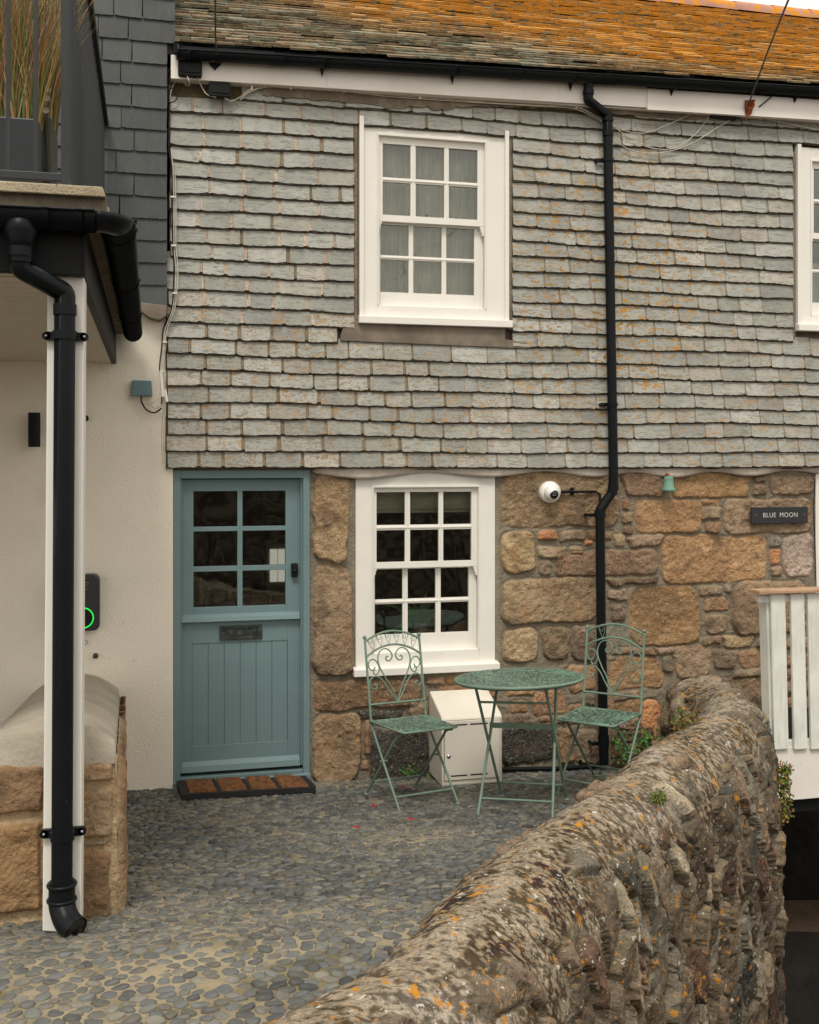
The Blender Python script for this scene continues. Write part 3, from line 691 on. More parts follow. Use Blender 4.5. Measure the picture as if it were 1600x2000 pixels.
for n, (x0, y0, x1, y1, k) in enumerate(ST):
    ym, xm = (y0 + y1) / 2, (x0 + x1) / 2
    a0, a1 = W(x0, ym, 0).x, W(x1, ym, 0).x; c1, c0 = W(xm, y0, 0).z, W(xm, y1, 0).z
    sel = (WX > a0 - .06) & (WX < a1 + .06) & (WZ > c0 - .06) & (WZ < c1 + .06)
    if not sel.any(): continue
    ux, uz = wpx[sel], wpz[sel]
    hx, hz = (a1 - a0) / 2 + .004, (c1 - c0) / 2 + .004; rr = min(hx, hz) * (.38 + .3 * R.random()); rr = min(rr, .11)
    th = R.uniform(-.05, .05) if hx < .2 else R.uniform(-.012, .012)
    dx = ux - (a0 + a1) / 2; dz = uz - (c0 + c1) / 2; dx, dz = dx * math.cos(th) + dz * math.sin(th), -dx * math.sin(th) + dz * math.cos(th)
    tp = 1 + R.uniform(-.18, .18) * dz / hz if hx < .22 else 1
    dx = dx * tp
    ex = np.abs(dx) - hx + rr; ez = np.abs(dz) - hz + rr
    sdf = np.hypot(np.maximum(ex, 0), np.maximum(ez, 0)) + np.minimum(np.maximum(ex, ez), 0) - rr
    m_ = sm(-sdf, -.002, .005); dome = sm(-sdf, -.003, .010) * .9 + .1 * sm(-sdf, 0, .04)
    hh = R.uniform(.024, .038) * (.55 if k in 'op' else 1)
    rk_ = fbm(WX[sel] * 16 + n * 7, WZ[sel] * 16, n, 4, 111) - .5; rk2 = fbm(WX[sel] * 40 + n * 7, WZ[sel] * 40, n, 3, 117) - .5
    amp = .022 if k in 'gyh' else .016
    h_ = dome * (hh + rk_ * amp + rk2 * .017 + dx * R.uniform(-.05, .05) + dz * R.uniform(-.08, .03))
    grv[sel] = np.maximum(grv[sel], np.exp(-((sdf - .004) / .006) ** 2) * R.uniform(.4, 1))
    cur = hgt[sel]; tk = h_ > cur
    cur[tk] = h_[tk]; hgt[sel] = cur
    cc = np.array(KN[k]) * R.uniform(.78, 1.15) * np.array((1, R.uniform(.95, 1.0), R.uniform(.88, 1.04)))
    blot = sm(fbm(WX[sel] * 4 + n * 3, WZ[sel] * 4, n, 3, 121), .45, .68)[:, None]
    alt = cc * np.array((.62, .58, .56)) if k in 'gyhbo' else cc * 1.6
    cs = cc * (1 - blot * .6) + alt * blot * .6
    cur = sc_[sel]; cur = cur * (1 - m_[:, None]) + cs * m_[:, None]; sc_[sel] = cur
    cur = smask[sel]; smask[sel] = np.maximum(cur, m_)
# ribbon pointing and mortar noise
mn = fbm(WX * 12, WZ * 12, 0, 3, 131) - .5
rib = sm(fbm(WX * 7, WZ * 7, 0, 2, 133), .3, .5)
ridge_ = np.exp(-((fbm(WX * 4, WZ * 4, 0, 3, 139) - .5) / .035) ** 2)
hgt = np.where(smask > .02, hgt, 0) + (1 - smask) * (.008 + mn * .010 + .006 * ridge_)
wdist = np.maximum(np.maximum(lw0[0] - WX, WX - lw0[1]), np.where(WZ > 2.3, 1, 0) + np.maximum(lw0[2] - WZ, -9)); wk = sm(wdist, .018, .045); hgt = hgt * wk; sc_ = sc_ * wk[..., None] + np.array((.27, .235, .17)) * (1 - wk[..., None]); smask = smask * wk
hgt = hgt - grv * .009
drk = sm(.18 - WZ, 0, .35)[..., None]
sc_ = sc_ * (1 - .0 * drk)
vtx = np.stack([WX, -hgt, WZ], -1)
lw = dict(x0=W(697, 1100, 0).x, x1=W(966, 1100, 0).x, z0=W(830, 1312, 0).z, z1=W(830, 905, 0).z)
cxm = (WX[:-1, :-1] + WX[1:, 1:]) / 2; czm = (WZ[:-1, :-1] + WZ[1:, 1:]) / 2
hole = (cxm > lw['x0'] + .01) & (cxm < lw['x1'] - .01) & (czm > lw['z0'] + .03) & (czm < 2.2)
sw = npmesh('stone_wall', vtx.reshape(-1, 3), grid_quads(len(wxs), len(wzs), ~hole), M['stone'], cot, sc_.reshape(-1, 3), True, attrs={'stn': smask.reshape(-1)})
b = MB(); b.box((wx0, .001, -.6), (lw['x0'] + .005, .35, zb0)); b.box((lw['x1'] - .005, .001, -.6), (wx1, .35, zb0)); b.box((lw['x0'], .001, -.6), (lw['x1'], .35, lw['z0'] + .04))
b.build('wall_core', M['cement'], cot)
# lower storey continues below patio on the far right (behind fence)
b = MB(); b.box((wx1 - .02, -.004, -.32), (6.4, .3, zb0 + .0)); b.build('lower_wall', M['render'], cot)
# ---------------------------------------------------------------- windows
def window(parent, name, px, pz, Yf, dx=0, dz=0, lips=False, sill_over=.02, prt=True):
    """px: casing x0,x1, opening x0,x1, glass columns; pz: rows (photo pixels at plane Yf)"""
    xm = (px['c'][0] + px['c'][1]) / 2; zm = 1100 if pz['top'] > 800 else 430
    X = lambda p: W(p, zm, Yf).x + dx
    Z = lambda p: W(xm, p, Yf).z + dz
    w = MB(); c0, c1 = map(X, px['c']); o0, o1 = map(X, px['o']); zt, zb = Z(pz['top']), Z(pz['cb']); ot, ob = Z(pz['ot']), Z(pz['ob'])
    win = bpy.data.objects.new(name, None); win.location = ((c0 + c1) / 2, Yf, zb); win.empty_display_size = .1
    cas = MB()
    cas.box((c0, Yf, zb), (o0, Yf + .12, zt)); cas.box((o1, Yf, zb), (c1, Yf + .12, zt)); cas.box((o0, Yf + .0005, ot), (o1, Yf + .12, zt)); cas.box((o0, Yf + .0005, zb), (o1, Yf + .12, ob))
    t = .010                                            # staff bead round the opening
    for a, c_ in (((o0, ob), (o0 + t, ot)), ((o1 - t, ob), (o1, ot))): cas.box((a[0], Yf - .007, a[1]), (c_[0], Yf + .03, c_[1]))
    cas.box((o0 - .001, Yf - .0075, ot - t), (o1 + .001, Yf + .03, ot + .004))
    if lips:
        cas.box((c0 - .004, Yf - .03, zb + .001), (c0 + .026, Yf + .02, zt + .012)); cas.box((c1 - .024, Yf - .03, zb + .001), (c1 + .004, Yf + .02, zt - .012))
    fr = cas.build('window_frame' if False else name, M['white'], parent, .002)
    def bars(b, cols, rows, y0, y1, x0, x1, z0, z1):
        """frame with glazing bars, cols/rows are clear openings"""
        b.box((x0, y0, z0), (cols[0][0], y1, z1)); b.box((cols[-1][1], y0, z0), (x1, y1, z1))
        b.box((cols[0][0], y0, rows[0][1]), (cols[-1][1], y1, z1)); b.box((cols[0][0], y0, z0), (cols[-1][1], y1, rows[-1][0]))
        for i in range(len(cols) - 1):
            b.box((cols[i][1], y0 + .004, rows[-1][0] - .002), (cols[i + 1][0], y1 - .004, rows[0][1] + .002))
            m0 = (cols[i][1] + cols[i + 1][0]) / 2; b.box((m0 - .005, y0 - .002, rows[-1][0]), (m0 + .005, y0 + .006, rows[0][1]))
        for i in range(len(rows) - 1):
            b.box((cols[0][0] - .002, y0 + .0045, rows[i + 1][1]), (cols[-1][1] + .002, y1 - .0045, rows[i][0]))
            m0 = (rows[i + 1][1] + rows[i][0]) / 2; b.box((cols[0][0], y0 - .0025, m0 - .005), (cols[-1][1], y0 + .006, m0 + .005))
    cu_ = [(X(a), X(c_)) for a, c_ in px['gu']]; ru = [(Z(c_), Z(a)) for a, c_ in pz['ru']]
    cl = [(X(a), X(c_)) for a, c_ in px['gl']]; rl = [(Z(c_), Z(a)) for a, c_ in pz['rl']]
    mt, mb_ = Z(pz['m'][0]), Z(pz['m'][1])
    up = MB(); bars(up, cu_, ru, Yf + .022, Yf + .058, o0 + t, o1 - t, mb_, ot - t)
    for sx, xx in ((1, o0 + t), (-1, o1 - t)):           # sash horns
        pts = [(0, 0), (.028, 0), (.026, -.015), (.018, -.022), (.021, -.034), (.013, -.045), (.012, -.058), (0, -.066)]
        up.prism([(xx + sx * a, mb_ + c_) for a, c_ in pts], Yf + .024, Yf + .056)
    up.build('upper_sash', M['white'], fr, .0015)
    lo = MB(); bars(lo, cl, rl, Yf + .062, Yf + .098, o0 + t * .2, o1 - t * .2, ob, mt - .005); lo.build('lower_sash', M['white'], fr, .0015)
    gl = MB(); gl.box((cu_[0][0] - .01, Yf + .040, ru[-1][0] - .01), (cu_[-1][1] + .01, Yf + .043, ru[0][1] + .01)); gl.build('upper_pane', M['glass'], fr)
    gl = MB(); gl.box((cl[0][0] - .01, Yf + .080, rl[-1][0] - .01), (cl[-1][1] + .01, Yf + .083, rl[0][1] + .01)); gl.build('lower_pane', M['glass'], fr)
    si = MB(); s0, s1 = X(px['s'][0]), X(px['s'][1]); zs0, zs1 = Z(pz['s'][1]), Z(pz['s'][0])
    si.hexa([(s0, Yf - .055, zs0), (s1, Yf - .055, zs0), (s1, Yf + .05, zs0), (s0, Yf + .05, zs0)], [(s0, Yf - .055, zs1), (s1, Yf - .055, zs1), (s1, Yf + .05, zs1 + .014), (s0, Yf + .05, zs1 + .014)])
    si.build('sill', M['white'], fr, .004)
    # inner window board / stop under lower sash
    return fr, dict(c0=c0, c1=c1, o0=o0, o1=o1, zt=zt, zb=zb, ot=ot, ob=ob, ru=ru, rl=rl, cu=cu_)
LW_px = dict(c=(695, 967), o=(727, 937), gu=[(737, 793), (803, 859), (868, 923)], gl=[(736, 791), (801, 856), (866, 921)], s=(689, 972))
LW_pz = dict(top=921, cb=1303, ot=949, ob=1272, ru=[(961, 1025), (1035, 1097)], rl=[(1112, 1171), (1180, 1240)], m=(1099, 1109), s=(1299, 1313))
UW_px = dict(c=(702, 991), o=(737, 950), gu=[(749, 804), (814, 870), (879, 935)], gl=[(747, 803), (812, 868), (877, 932)], s=(699, 997))
UW_pz = dict(top=243, cb=625, ot=269, ob=600, ru=[(285, 350), (359, 423)], rl=[(439, 499), (507, 571)], m=(425, 436), s=(623, 637))
fl, LWd = window(cot, 'ground_floor_window', LW_px, LW_pz, -.012)
fu, UWd = window(cot, 'upstairs_window', UW_px, UW_pz, SY - .004, lips=True)
fr_, RWd = window(cot, 'upstairs_window', UW_px, UW_pz, SY - .004, dx=dxr, dz=.045, lips=True)
for f_, l in ((fl, 'ground floor white sash window with dark panes'), (fu, 'upstairs white sash window with net curtain'), (fr_, 'upstairs white sash window cut by the right edge')): f_['label'] = l
# sash lifts
b = MB(); b.smooth = True; b.lathe(W(840, 421, -.06) + Vector((0, .09, 0)), [(.02, -.03), (.016, 0), (.008, .012), (.011, .02), (.004, .03)], 10); b.build('sash_catch', M['blackmatt'], fu)
# ---------------------------------------------------------------- rooms
def room(x0, x1, y0, y1, z0, z1, name):
    b = MB(); t = .05
    b.box((x0, y0, z0 - t), (x1, y1, z0)); b.box((x0, y0, z1), (x1, y1, z1 + t)); b.box((x0, y1, z0), (x1, y1 + t, z1))
    b.box((x0 - t, y0, z0), (x0, y1, z1)); b.box((x1, y0, z0), (x1 + t, y1, z1)); b.build(name, M['darkwood'], cot)
room(.1, 4.6, .352, 4.0, -.12, 2.0, 'ground_floor_room')
room(.1, 2.9, .302, 3.0, 2.2, 4.6, 'bedroom'); room(3.1, 6.1, .302, 3.0, 2.2, 4.6, 'back_bedroom')
# back window seen through the door glass
b = MB(); p, q = W(519, 1060, 3.9), W(563, 1160, 3.9)
b.box((p.x, 3.88, q.z), (q.x, 3.95, p.z)); bwn = b.build('back_window', M['blind'], cot, .004)
b = MB(); b.box((W(527, 0, 3.9).x, 3.87, W(0, 1150, 3.9).z), (W(541, 0, 3.9).x, 3.879, W(0, 1083, 3.9).z)); b.box((W(543, 0, 3.9).x, 3.87, W(0, 1150, 3.9).z), (W(558, 0, 3.9).x, 3.879, W(0, 1083, 3.9).z))
b.build('back_pane', M['backlight'], bwn)
# net curtains
def curtain(x0, x1, z0, z1, y, label, m=M['curtain']):
    n = 90; vs = []; fs = []
    for j in range(n + 1):
        x = x0 + (x1 - x0) * j / n; yy = y + .012 * math.sin(j * .9) + .008 * math.sin(j * .37 + 1)
        vs += [(x, yy, z0), (x, yy * .5 + y * .5, z1), (x, yy + .002, z0), (x, yy * .5 + y * .5 + .002, z1)]
    for j in range(n): a = j * 4; fs += [(a, a + 4, a + 5, a + 1), (a + 2, a + 3, a + 7, a + 6)]
    b = MB(); b.add(vs, fs, True); return tag(b.build('net_curtain', m), label, 'curtain')
curtain(UWd['o0'] - .05, UWd['o1'] + .05, UWd['ob'] - .05, UWd['ot'] + .05, .10, 'sheer grey-green net curtain behind the panes of the full upstairs window')
curtain(RWd['o0'] - .05, RWd['o1'] + .05, RWd['ob'] - .05, RWd['ob'] + .42, .12, 'pale net curtain low behind the upstairs window at the right edge')
# roman blind
b = MB(); zt, zl = W(830, 940, .12).z, W(830, 1001, .12).z; vs = []; fs = []
nn = 40
for j in range(nn + 1):
    x = LWd['o0'] - .03 + (LWd['o1'] - LWd['o0'] + .0) * j / nn; sg = .008 * math.sin(j / nn * math.pi * 2.2)
    prf = [(0, zt), (.0, zl + .075), (.02, zl + .06), (.004, zl + .052), (.02, zl + .028 + sg), (.006, zl + .024), (.0, zl)]
    vs += [(x, .12 - a, z) for a, z in prf]
for j in range(nn):
    for k in range(6): fs.append((j * 7 + k, j * 7 + k + 1, j * 7 + 8 + k, j * 7 + 7 + k))
b.add(vs, fs, True); tag(b.build('roman_blind', M['blind']), 'folded beige roman blind at the top of the ground floor window', 'blind')
# potted fern in the window
p = W(820, 1240, .22)
pf = empty('potted_fern', p, 'green fern in a pale pot behind the ground floor window', 'plant')
b = MB(); b.smooth = True; b.lathe(p + Vector((0, 0, -.02)), [(.0, 0), (.05, 0), (.062, .10), (.066, .11), (.05, .11), (0, .10)], 18); b.build('plant_pot', M['pot'], pf)
b = MB(); RR = random.Random(5)
for k in range(22):
    a = RR.uniform(0, 6.28); L_ = RR.uniform(.12, .30); up = RR.uniform(.2, 1.3); wv = RR.uniform(.016, .026)
    prev = p + Vector((0, 0, .07)); dr = Vector((math.cos(a) * .8, math.sin(a) * .35, up)).normalized(); nS = 7
    b.col = tuple(v * RR.uniform(.7, 1.3) for v in (.10, .30, .085))
    L0 = []; side = Vector((dr.z, 0, -dr.x)).normalized()
    for i in range(nS + 1):
        t = i / nS; w_ = wv * math.sin(min(1, t * 1.1 + .12) * math.pi * .93) * (1 + .25 * (-1) ** i)
        L0 += [prev - side * w_, prev + side * w_]; prev = prev + dr * L_ / nS; dr = (dr + Vector((0, 0, -.13))).normalized()
    b.add(L0, [(2 * i, 2 * i + 1, 2 * i + 3, 2 * i + 2) for i in range(nS)], True)
b.build('fronds', M['leaf'], pf)
# ---------------------------------------------------------------- door
DY = .03
dX = lambda p: W(p, 1220, DY).x
dZ = lambda p: W(470, p, DY).z
fX0, fX1 = W(338, 1220, -.02).x, W(605, 1220, -.02).x
b = MB()
dtop = dZ(934)
b.box((fX0, -.03, dZ(1528)), (dX(352), .12, zb0 + .02)); b.box((dX(590), -.03, dZ(1528)), (fX1, .12, zb0 + .02)); b.box((dX(352), -.0295, dtop), (dX(590), .12, zb0 + .02))
b.box((dX(351), -.002, dZ(1500)), (dX(356), .03, dtop)); b.box((dX(586), -.002, dZ(1500)), (dX(591), .03, dtop))
door_frame = None
dr = MB(); lx0, lx1 = dX(354), dX(588)
lz1, lzm, lz0 = dZ(936), dZ(1203), dZ(1502)
gc = [(dX(378), dX(464)), (dX(474), dX(558))]; grr = [(dZ(1028), dZ(959)), (dZ(1105), dZ(1037)), (dZ(1184), dZ(1115))]
y0, y1 = DY, DY + .045
dr.box((lx0, y0, lzm + .002), (gc[0][0], y1, lz1)); dr.box((gc[1][1], y0, lzm + .002), (lx1, y1, lz1)); dr.box((gc[0][0], y0, grr[0][1]), (gc[1][1], y1, lz1)); dr.box((gc[0][0], y0, lzm + .002), (gc[1][1], y1, grr[2][0]))
dr.box((gc[0][1], y0 + .004, grr[2][0] - .002), (gc[1][0], y1 - .004, grr[0][1] + .002))
for i in range(2): dr.box((gc[0][0] - .002, y0 + .0045, grr[i + 1][1]), (gc[1][1] + .002, y1 - .0045, grr[i][0]))
# lower half with framed, grooved boards
bx0, bx1 = dX(375), dX(562); bz1, bz0 = dZ(1254), dZ(1452)
dr.box((lx0, y0, lz0), (bx0, y1, lzm - .002)); dr.box((bx1, y0, lz0), (lx1, y1, lzm - .002)); dr.box((bx0, y0, bz1), (bx1, y1, lzm - .002)); dr.box((bx0, y0, lz0), (bx1, y1, bz0))
for i in range(6):
    a = bx0 + (bx1 - bx0) * i / 6; c_ = bx0 + (bx1 - bx0) * (i + 1) / 6; dr.box((a + .0015, y0 + .005, bz0 - .001), (c_ - .0015, y1 - .002, bz1 + .001))
dr.box((bx0, y0 + .012, bz0 - .001), (bx1, y1 - .004, bz1 + .001))
door = dr.build('door', M['door'], cot, .002); door['label'] = 'blue-green stable door with six panes and boarded lower half'
b.build('door_frame', M['door'], door, .003)
for (za, zc_) in ((dZ(1197), dZ(1211)), (dZ(1481), dZ(1500))):
    b = MB(); xa, xb = dX(354), dX(585); hgt_ = za - zc_
    b.hexa([(xa, y0 - .038, zc_), (xb, y0 - .038, zc_), (xb, y0 + .001, zc_), (xa, y0 + .001, zc_)], [(xa, y0 - .03, zc_ + hgt_ * .6), (xb, y0 - .03, zc_ + hgt_ * .6), (xb, y0 + .001, za), (xa, y0 + .001, za)])
    b.build('weather_bar', M['door'], door, .002)
b = MB(); b.box((fX0 + .001, -.06, dZ(1528) - .05), (fX1 + .002, .12, dZ(1513))); b.box((dX(352), -.02, dZ(1513)), (dX(590), .1, dZ(1507))); b.build('threshold', M['door'], door, .004)
b = MB(); b.box((gc[0][0] - .01, y0 + .018, grr[2][0] - .01), (gc[1][1] + .01, y0 + .022, grr[0][1] + .01)); b.build('door_pane', M['doorglass'], door)
b = MB(); p, q = W(429, 1222, y0), W(512, 1250, y0); p.z = dZ(1221.); q.z = dZ(1249.)
b.box((p.x, y0 - .010, q.z), (q.x, y0, p.z)); b.box((p.x + .03, y0 - .007, q.z + .022), (q.x - .03, y0 + .001, p.z - .02))
b2 = MB(); t = .008
for bx in (((p.x, q.z), (q.x, q.z + .018)), ((p.x, p.z - .018), (q.x, p.z)), ((p.x, q.z + .018), (p.x + .03, p.z - .018)), ((q.x - .03, q.z + .018), (q.x, p.z - .018))):
    b2.box((bx[0][0], y0 - .012, bx[0][1]), (bx[1][0], y0 + .001, bx[1][1]))
b2.box((p.x + .028, y0 - .005, q.z + .016), (q.x - .028, y0 + .0015, p.z - .016))
lp = b2.build('letter_plate', M['bronze'], door, .002)
p = W(575, 1113, y0 - .01); b = MB(); b.box((p.x - .022, y0 - .035, p.z - .045), (p.x + .022, y0 + .001, p.z + .045)); b.build('door_lock', M['blackmatt'], door, .008)
b = MB(); b.smooth = True; b.lathe(p + Vector((0, -.026, -.005)), [(.0, -.008), (.012, -.008), (.014, 0)], 14, 'y'); b.build('lock_knob', M['black'], door)
# text helper
def text(s_, name, loc, size, m, parent, ext=.001, spacing=1., sx=1.):
    cu = bpy.data.curves.new(name, 'FONT'); cu.body = s_; cu.size = size; cu.extrude = ext; cu.align_x = 'CENTER'; cu.align_y = 'CENTER'; cu.space_character = spacing; cu.offset = -size * .012
    o = bpy.data.objects.new(name, cu); COL.objects.link(o); bpy.context.view_layer.update()
    me = bpy.data.meshes.new_from_object(o.evaluated_get(bpy.context.evaluated_depsgraph_get())); bpy.data.objects.remove(o)
    me.transform(Matrix.Translation(loc) @ Matrix.Rotation(math.radians(90), 4, 'X') @ Matrix.Diagonal((sx, 1, 1, 1))); me.materials.clear(); me.materials.append(m)
    return link(name, me, parent)
# ---------------------------------------------------------------- fascia, gutter, roof
def strip(b, pa, pb, h0, h1, th):
    """vertical board between plan points pa,pb with z bottoms h0/h1 given as (z0,z1) pairs, thickness th backwards"""
    b.hexa([(pa.x, pa.y, h0[0]), (pb.x, pb.y, h1[0]), (pb.x, pb.y + th, h1[0]), (pa.x, pa.y + th, h0[0])], [(pa.x, pa.y, h0[1]), (pb.x, pb.y, h1[1]), (pb.x, pb.y + th, h1[1]), (pa.x, pa.y + th, h0[1])])
FY = -.15
a, m1, m2, e = W(334, 153, FY), W(1264, 210, FY), W(1265, 214, FY - .012), W(1640, 237, FY - .012)
b = MB(); strip(b, a, m1, (a.z, a.z + .15), (m1.z, m1.z + .15), .02); b.build('fascia', M['whitefascia'], cot, .002)
b = MB(); strip(b, m2, e, (m2.z, m2.z + .15), (e.z, e.z + .15), .03); b.box((e.x, FY - .01, e.z - .01), (e.x + 1.2, FY + .02, e.z + .15)); b.build('fascia', M['whitefascia'], cot, .002)
b = MB(); strip(b, a + Vector((0, .02, 0)), e + Vector((0, .04, 0)), (a.z + .004, a.z + .012), (e.z + .004, e.z + .012), .09); b.build('soffit', M['whitefascia'], cot)
GY = -.215
ga, gb = W(346, 101, GY), W(1640, 178, GY)
def gutter_mesh(b, pa, pb, r, th=.004, seg=14, lipf=True):
    pa, pb = Vector(pa), Vector(pb); t = (pb - pa).normalized(); sd = Vector((0, 0, 1)).cross(t).normalized(); up = t.cross(sd)
    vs = []; n = seg + 1
    for p in (pa, pb):
        for rr in (r, r - th):
            for k in range(n):
                an = math.pi * k / seg; vs.append(p + sd * math.cos(an) * rr - up * math.sin(an) * rr)
    fs = []
    for k in range(seg):
        fs += [(k, k + 1, 2 * n + k + 1, 2 * n + k), (n + k, 3 * n + k, 3 * n + k + 1, n + k + 1)]
    for e_ in (0, 2 * n):
        for k in range(seg): fs.append((e_ + k, e_ + n + k, e_ + n + k + 1, e_ + k + 1))
    fs += [(0, 2 * n, 3 * n, n), (seg, n + seg, 3 * n + seg, 2 * n + seg)]
    b.add(vs, fs, True)
    for sgn in (1, -1): b.tube([pa + sd * sgn * r, pb + sd * sgn * r], .005, 6)
gut = empty('gutter', ga); gut.parent = cot; gut.matrix_parent_inverse = PW(cot).inverted(); gut.name = 'gutter'
bpy.data.objects.remove(gut)
b = MB(); gutter_mesh(b, ga, gb, .048); gt = b.build('gutter', M['black'], cot)
b = MB(); b.lathe(ga, [(0, -.004), (.050, -.004), (.050, .01)], 20, 'x'); b.build('gutter_end', M['black'], gt)
for px in (370, 632, 888, 1120, 1318, 1560):
    t = (px - 346) / (1640 - 346); p = ga.lerp(gb, (W(px, 0, GY).x - ga.x) / (gb.x - ga.x)); b = MB()
    r_ = .0505; pts = [(p.x, p.y + math.cos(x_) * r_, p.z - math.sin(x_) * r_) for x_ in np.linspace(0, math.pi, 13)]
    b.tube(pts, .006, 6)
    b.prism([(0, 0), (0, 0), (0, 0)], 0, 0) if False else None
    q = p + Vector((0, .02, -.047)); b.add([q + Vector((-.022, .035, .03)), q + Vector((.022, .035, .03)), q + Vector((0, .035, -.045)), q + Vector((0, -.02, .0))], [(0, 1, 3), (1, 2, 3), (2, 0, 3), (0, 2, 1)])
    b.build('gutter_bracket', M['black'], gt)
for px in (540, 1006, 1190, 1600):
    p = ga.lerp(gb, (W(px, 0, GY).x - ga.x) / (gb.x - ga.x)); b = MB(); tdir = (gb - ga).normalized()
    gutter_mesh(b, p - tdir * .05, p + tdir * .05, .052); b.build('gutter_union', M['black'], gt)
# roof slates
e0, e1 = W(335, 87, -.2), W(1700, 176, -.2)
YR = 2.7
r0_, r1_ = W(1230, -1, YR), W(1600, 38, YR); slope = (r1_.z - r0_.z) / (r1_.x - r0_.x)
def ridz(x): return r0_.z + slope * (x - r0_.x)
def eavz(x): return e0.z + (e1.z - e0.z) * (x - e0.x) / (e1.x - e0.x)
rs = MB(); ncr = 44; lr = []
rl0, rl1 = W(340, 60, -.2).x, 7.2
for i in range(ncr):
    t0, t1 = i / ncr, (i + 1.25) / ncr; x = rl0 - R.uniform(0, .1)
    while x < rl1:
        wd = R.uniform(.10, .24); xa, xb = max(x, rl0) + .002, x + wd - .002; x += wd
        if xb - xa < .02: continue
        lift = R.uniform(.013, .024); dt = R.uniform(-.006, .006) + .006 * math.sin(x * 2 + i)
        def P_(xq, t, up):
            t = max(-.02, t); z = eavz(xq) + (ridz(xq) - eavz(xq)) * t; y = -.23 + (YR + .23) * t; return (xq, y - up * .45, z + up)
        g_ = R.uniform(.7, 1.25); xc = (xa + xb) / 2
        tt = i / ncr
        warm = (.215, .165, .10) if R.random() < .6 else (.19, .19, .135)
        rs.col = tuple(v * g_ for v in warm); n0 = len(rs.v)
        js = [R.uniform(-.004, .004) / .12 * .04 for _ in range(3)]
        xm_ = (xa + xb) / 2
        fr1 = [P_(xa, t0 + dt + js[0], lift), P_(xm_, t0 + dt + js[1], lift + R.uniform(-.002, .002)), P_(xb, t0 + dt + js[2], lift)]
        fr0 = [P_(xa, t0 + dt + js[0], lift - .012), P_(xm_, t0 + dt + js[1], lift - .012), P_(xb, t0 + dt + js[2], lift - .012)]
        bk = [P_(xa, t1, .004), P_(xm_, t1, .004), P_(xb, t1, .004)]
        rs.add(fr0 + fr1 + bk, [(0, 1, 4, 3), (1, 2, 5, 4), (3, 4, 7, 6), (4, 5, 8, 7), (0, 3, 6), (2, 8, 5)], False)
        # lichen: strong to the right and upwards
        nz = float(fbm(np.array([xc * .9]), np.array([tt * 2.2]), 0, 3, 201)[0])
        L_ = (xc - 1.5) * .42 + tt * 1.5 - .22 + (nz - .5) * 2.2
        if tt < .12: L_ -= .5
        L_ = min(1, max(.0, L_)) * R.choice([.75, .95, 1, 1, 1])
        lr += [L_] * (len(rs.v) - n0)
ro = rs.build('roof', M['roof'], cot); a_ = ro.data.attributes.new('lich', 'FLOAT', 'POINT'); a_.data.foreach_set('value', np.array(lr, 'f'))
b = MB(); b.hexa([(rl0, -.2, eavz(rl0) - .05), (rl1, -.2, eavz(rl1) - .05), (rl1, YR, ridz(rl1) - .05), (rl0, YR, ridz(rl0) - .05)], [(rl0, -.2, eavz(rl0) - .004), (rl1, -.2, eavz(rl1) - .004), (rl1, YR, ridz(rl1) - .004), (rl0, YR, ridz(rl0) - .004)])
b.hexa([(rl0, YR, ridz(rl0) - .06), (rl1, YR, ridz(rl1) - .06), (rl1, 5.8, 4.9), (rl0, 5.8, 4.9)], [(rl0, YR, ridz(rl0) - .01), (rl1, YR, ridz(rl1) - .01), (rl1, 5.8, 4.95), (rl0, 5.8, 4.95)])
b.build('roof_deck', M['blackmatt'], cot)
x = rl0; k = 0
while x < rl1:
    b = MB(); vs = []; fs = []; L_ = .44; n = 9
    for xx in (x, x + L_):
        for j in range(n):
            an = math.pi * j / (n - 1); vs.append((xx, YR - math.cos(an) * .13, ridz(xx) - .05 + math.sin(an) * .13 + (.006 if xx == x else 0)))
    for j in range(n - 1): fs.append((j, j + 1, n + j + 1, n + j))
    b.add(vs, fs, True); b.build('ridge_tile', M['ridge'], ro); x += L_ - .01
# downpipe
def pipe(pts, r, name, parent, m=M['black'], joints=(), elbow=True):
    b = MB(); fine = []
    P_ = [Vector(p) for p in pts]
    fine.append(P_[0])
    for i in range(1, len(P_) - 1):                      # rounded bends
        a = (P_[i - 1] - P_[i]); c = (P_[i + 1] - P_[i]); k = min(r * .35, a.length * .35, c.length * .35)
        a.normalize(); c.normalize(); p0 = P_[i] + a * k; p2 = P_[i] + c * k
        for t in (0, .33, .67, 1): fine.append(p0 * (1 - t) ** 2 + P_[i] * 2 * t * (1 - t) + p2 * t * t)
    fine.append(P_[-1]); b.tube(fine, r, 18); o = b.build(name, m, parent); return o
PY = -.125
dp = [W(1150, 150, PY - .07), W(1149, 196, PY - .05), W(1187, 226, PY), W(1188, 300, PY), W(1193, 620, PY), W(1198, 900, PY), W(1198, 958, PY), W(1172, 996, PY), W(1174, 1200, PY), W(1180, 1492, PY)]
dpo = pipe(dp, .033, 'downpipe', cot)
def collar(p, r, h, axis=Vector((0, 0, 1)), name='pipe_collar', parent=None, m=M['black']):
    b = MB(); b.tube([p - axis * h / 2, p + axis * h / 2], r, 18); return b.build(name, m, parent, .002)
def lerpx(py):
    for i in range(len(dp) - 1):
        za, zb_ = dp[i].z, dp[i + 1].z; z = W(1190, py, PY).z
        if zb_ <= z <= za: return dp[i].lerp(dp[i + 1], (za - z) / (za - zb_))
for py, hh in ((168, .05), (190, .03), (232, .04), (262, .03), (952, .04), (962, .03), (1004, .05), (1445, .07)):
    p = lerpx(py)
    if p: collar(p, .0385, hh, parent=dpo)
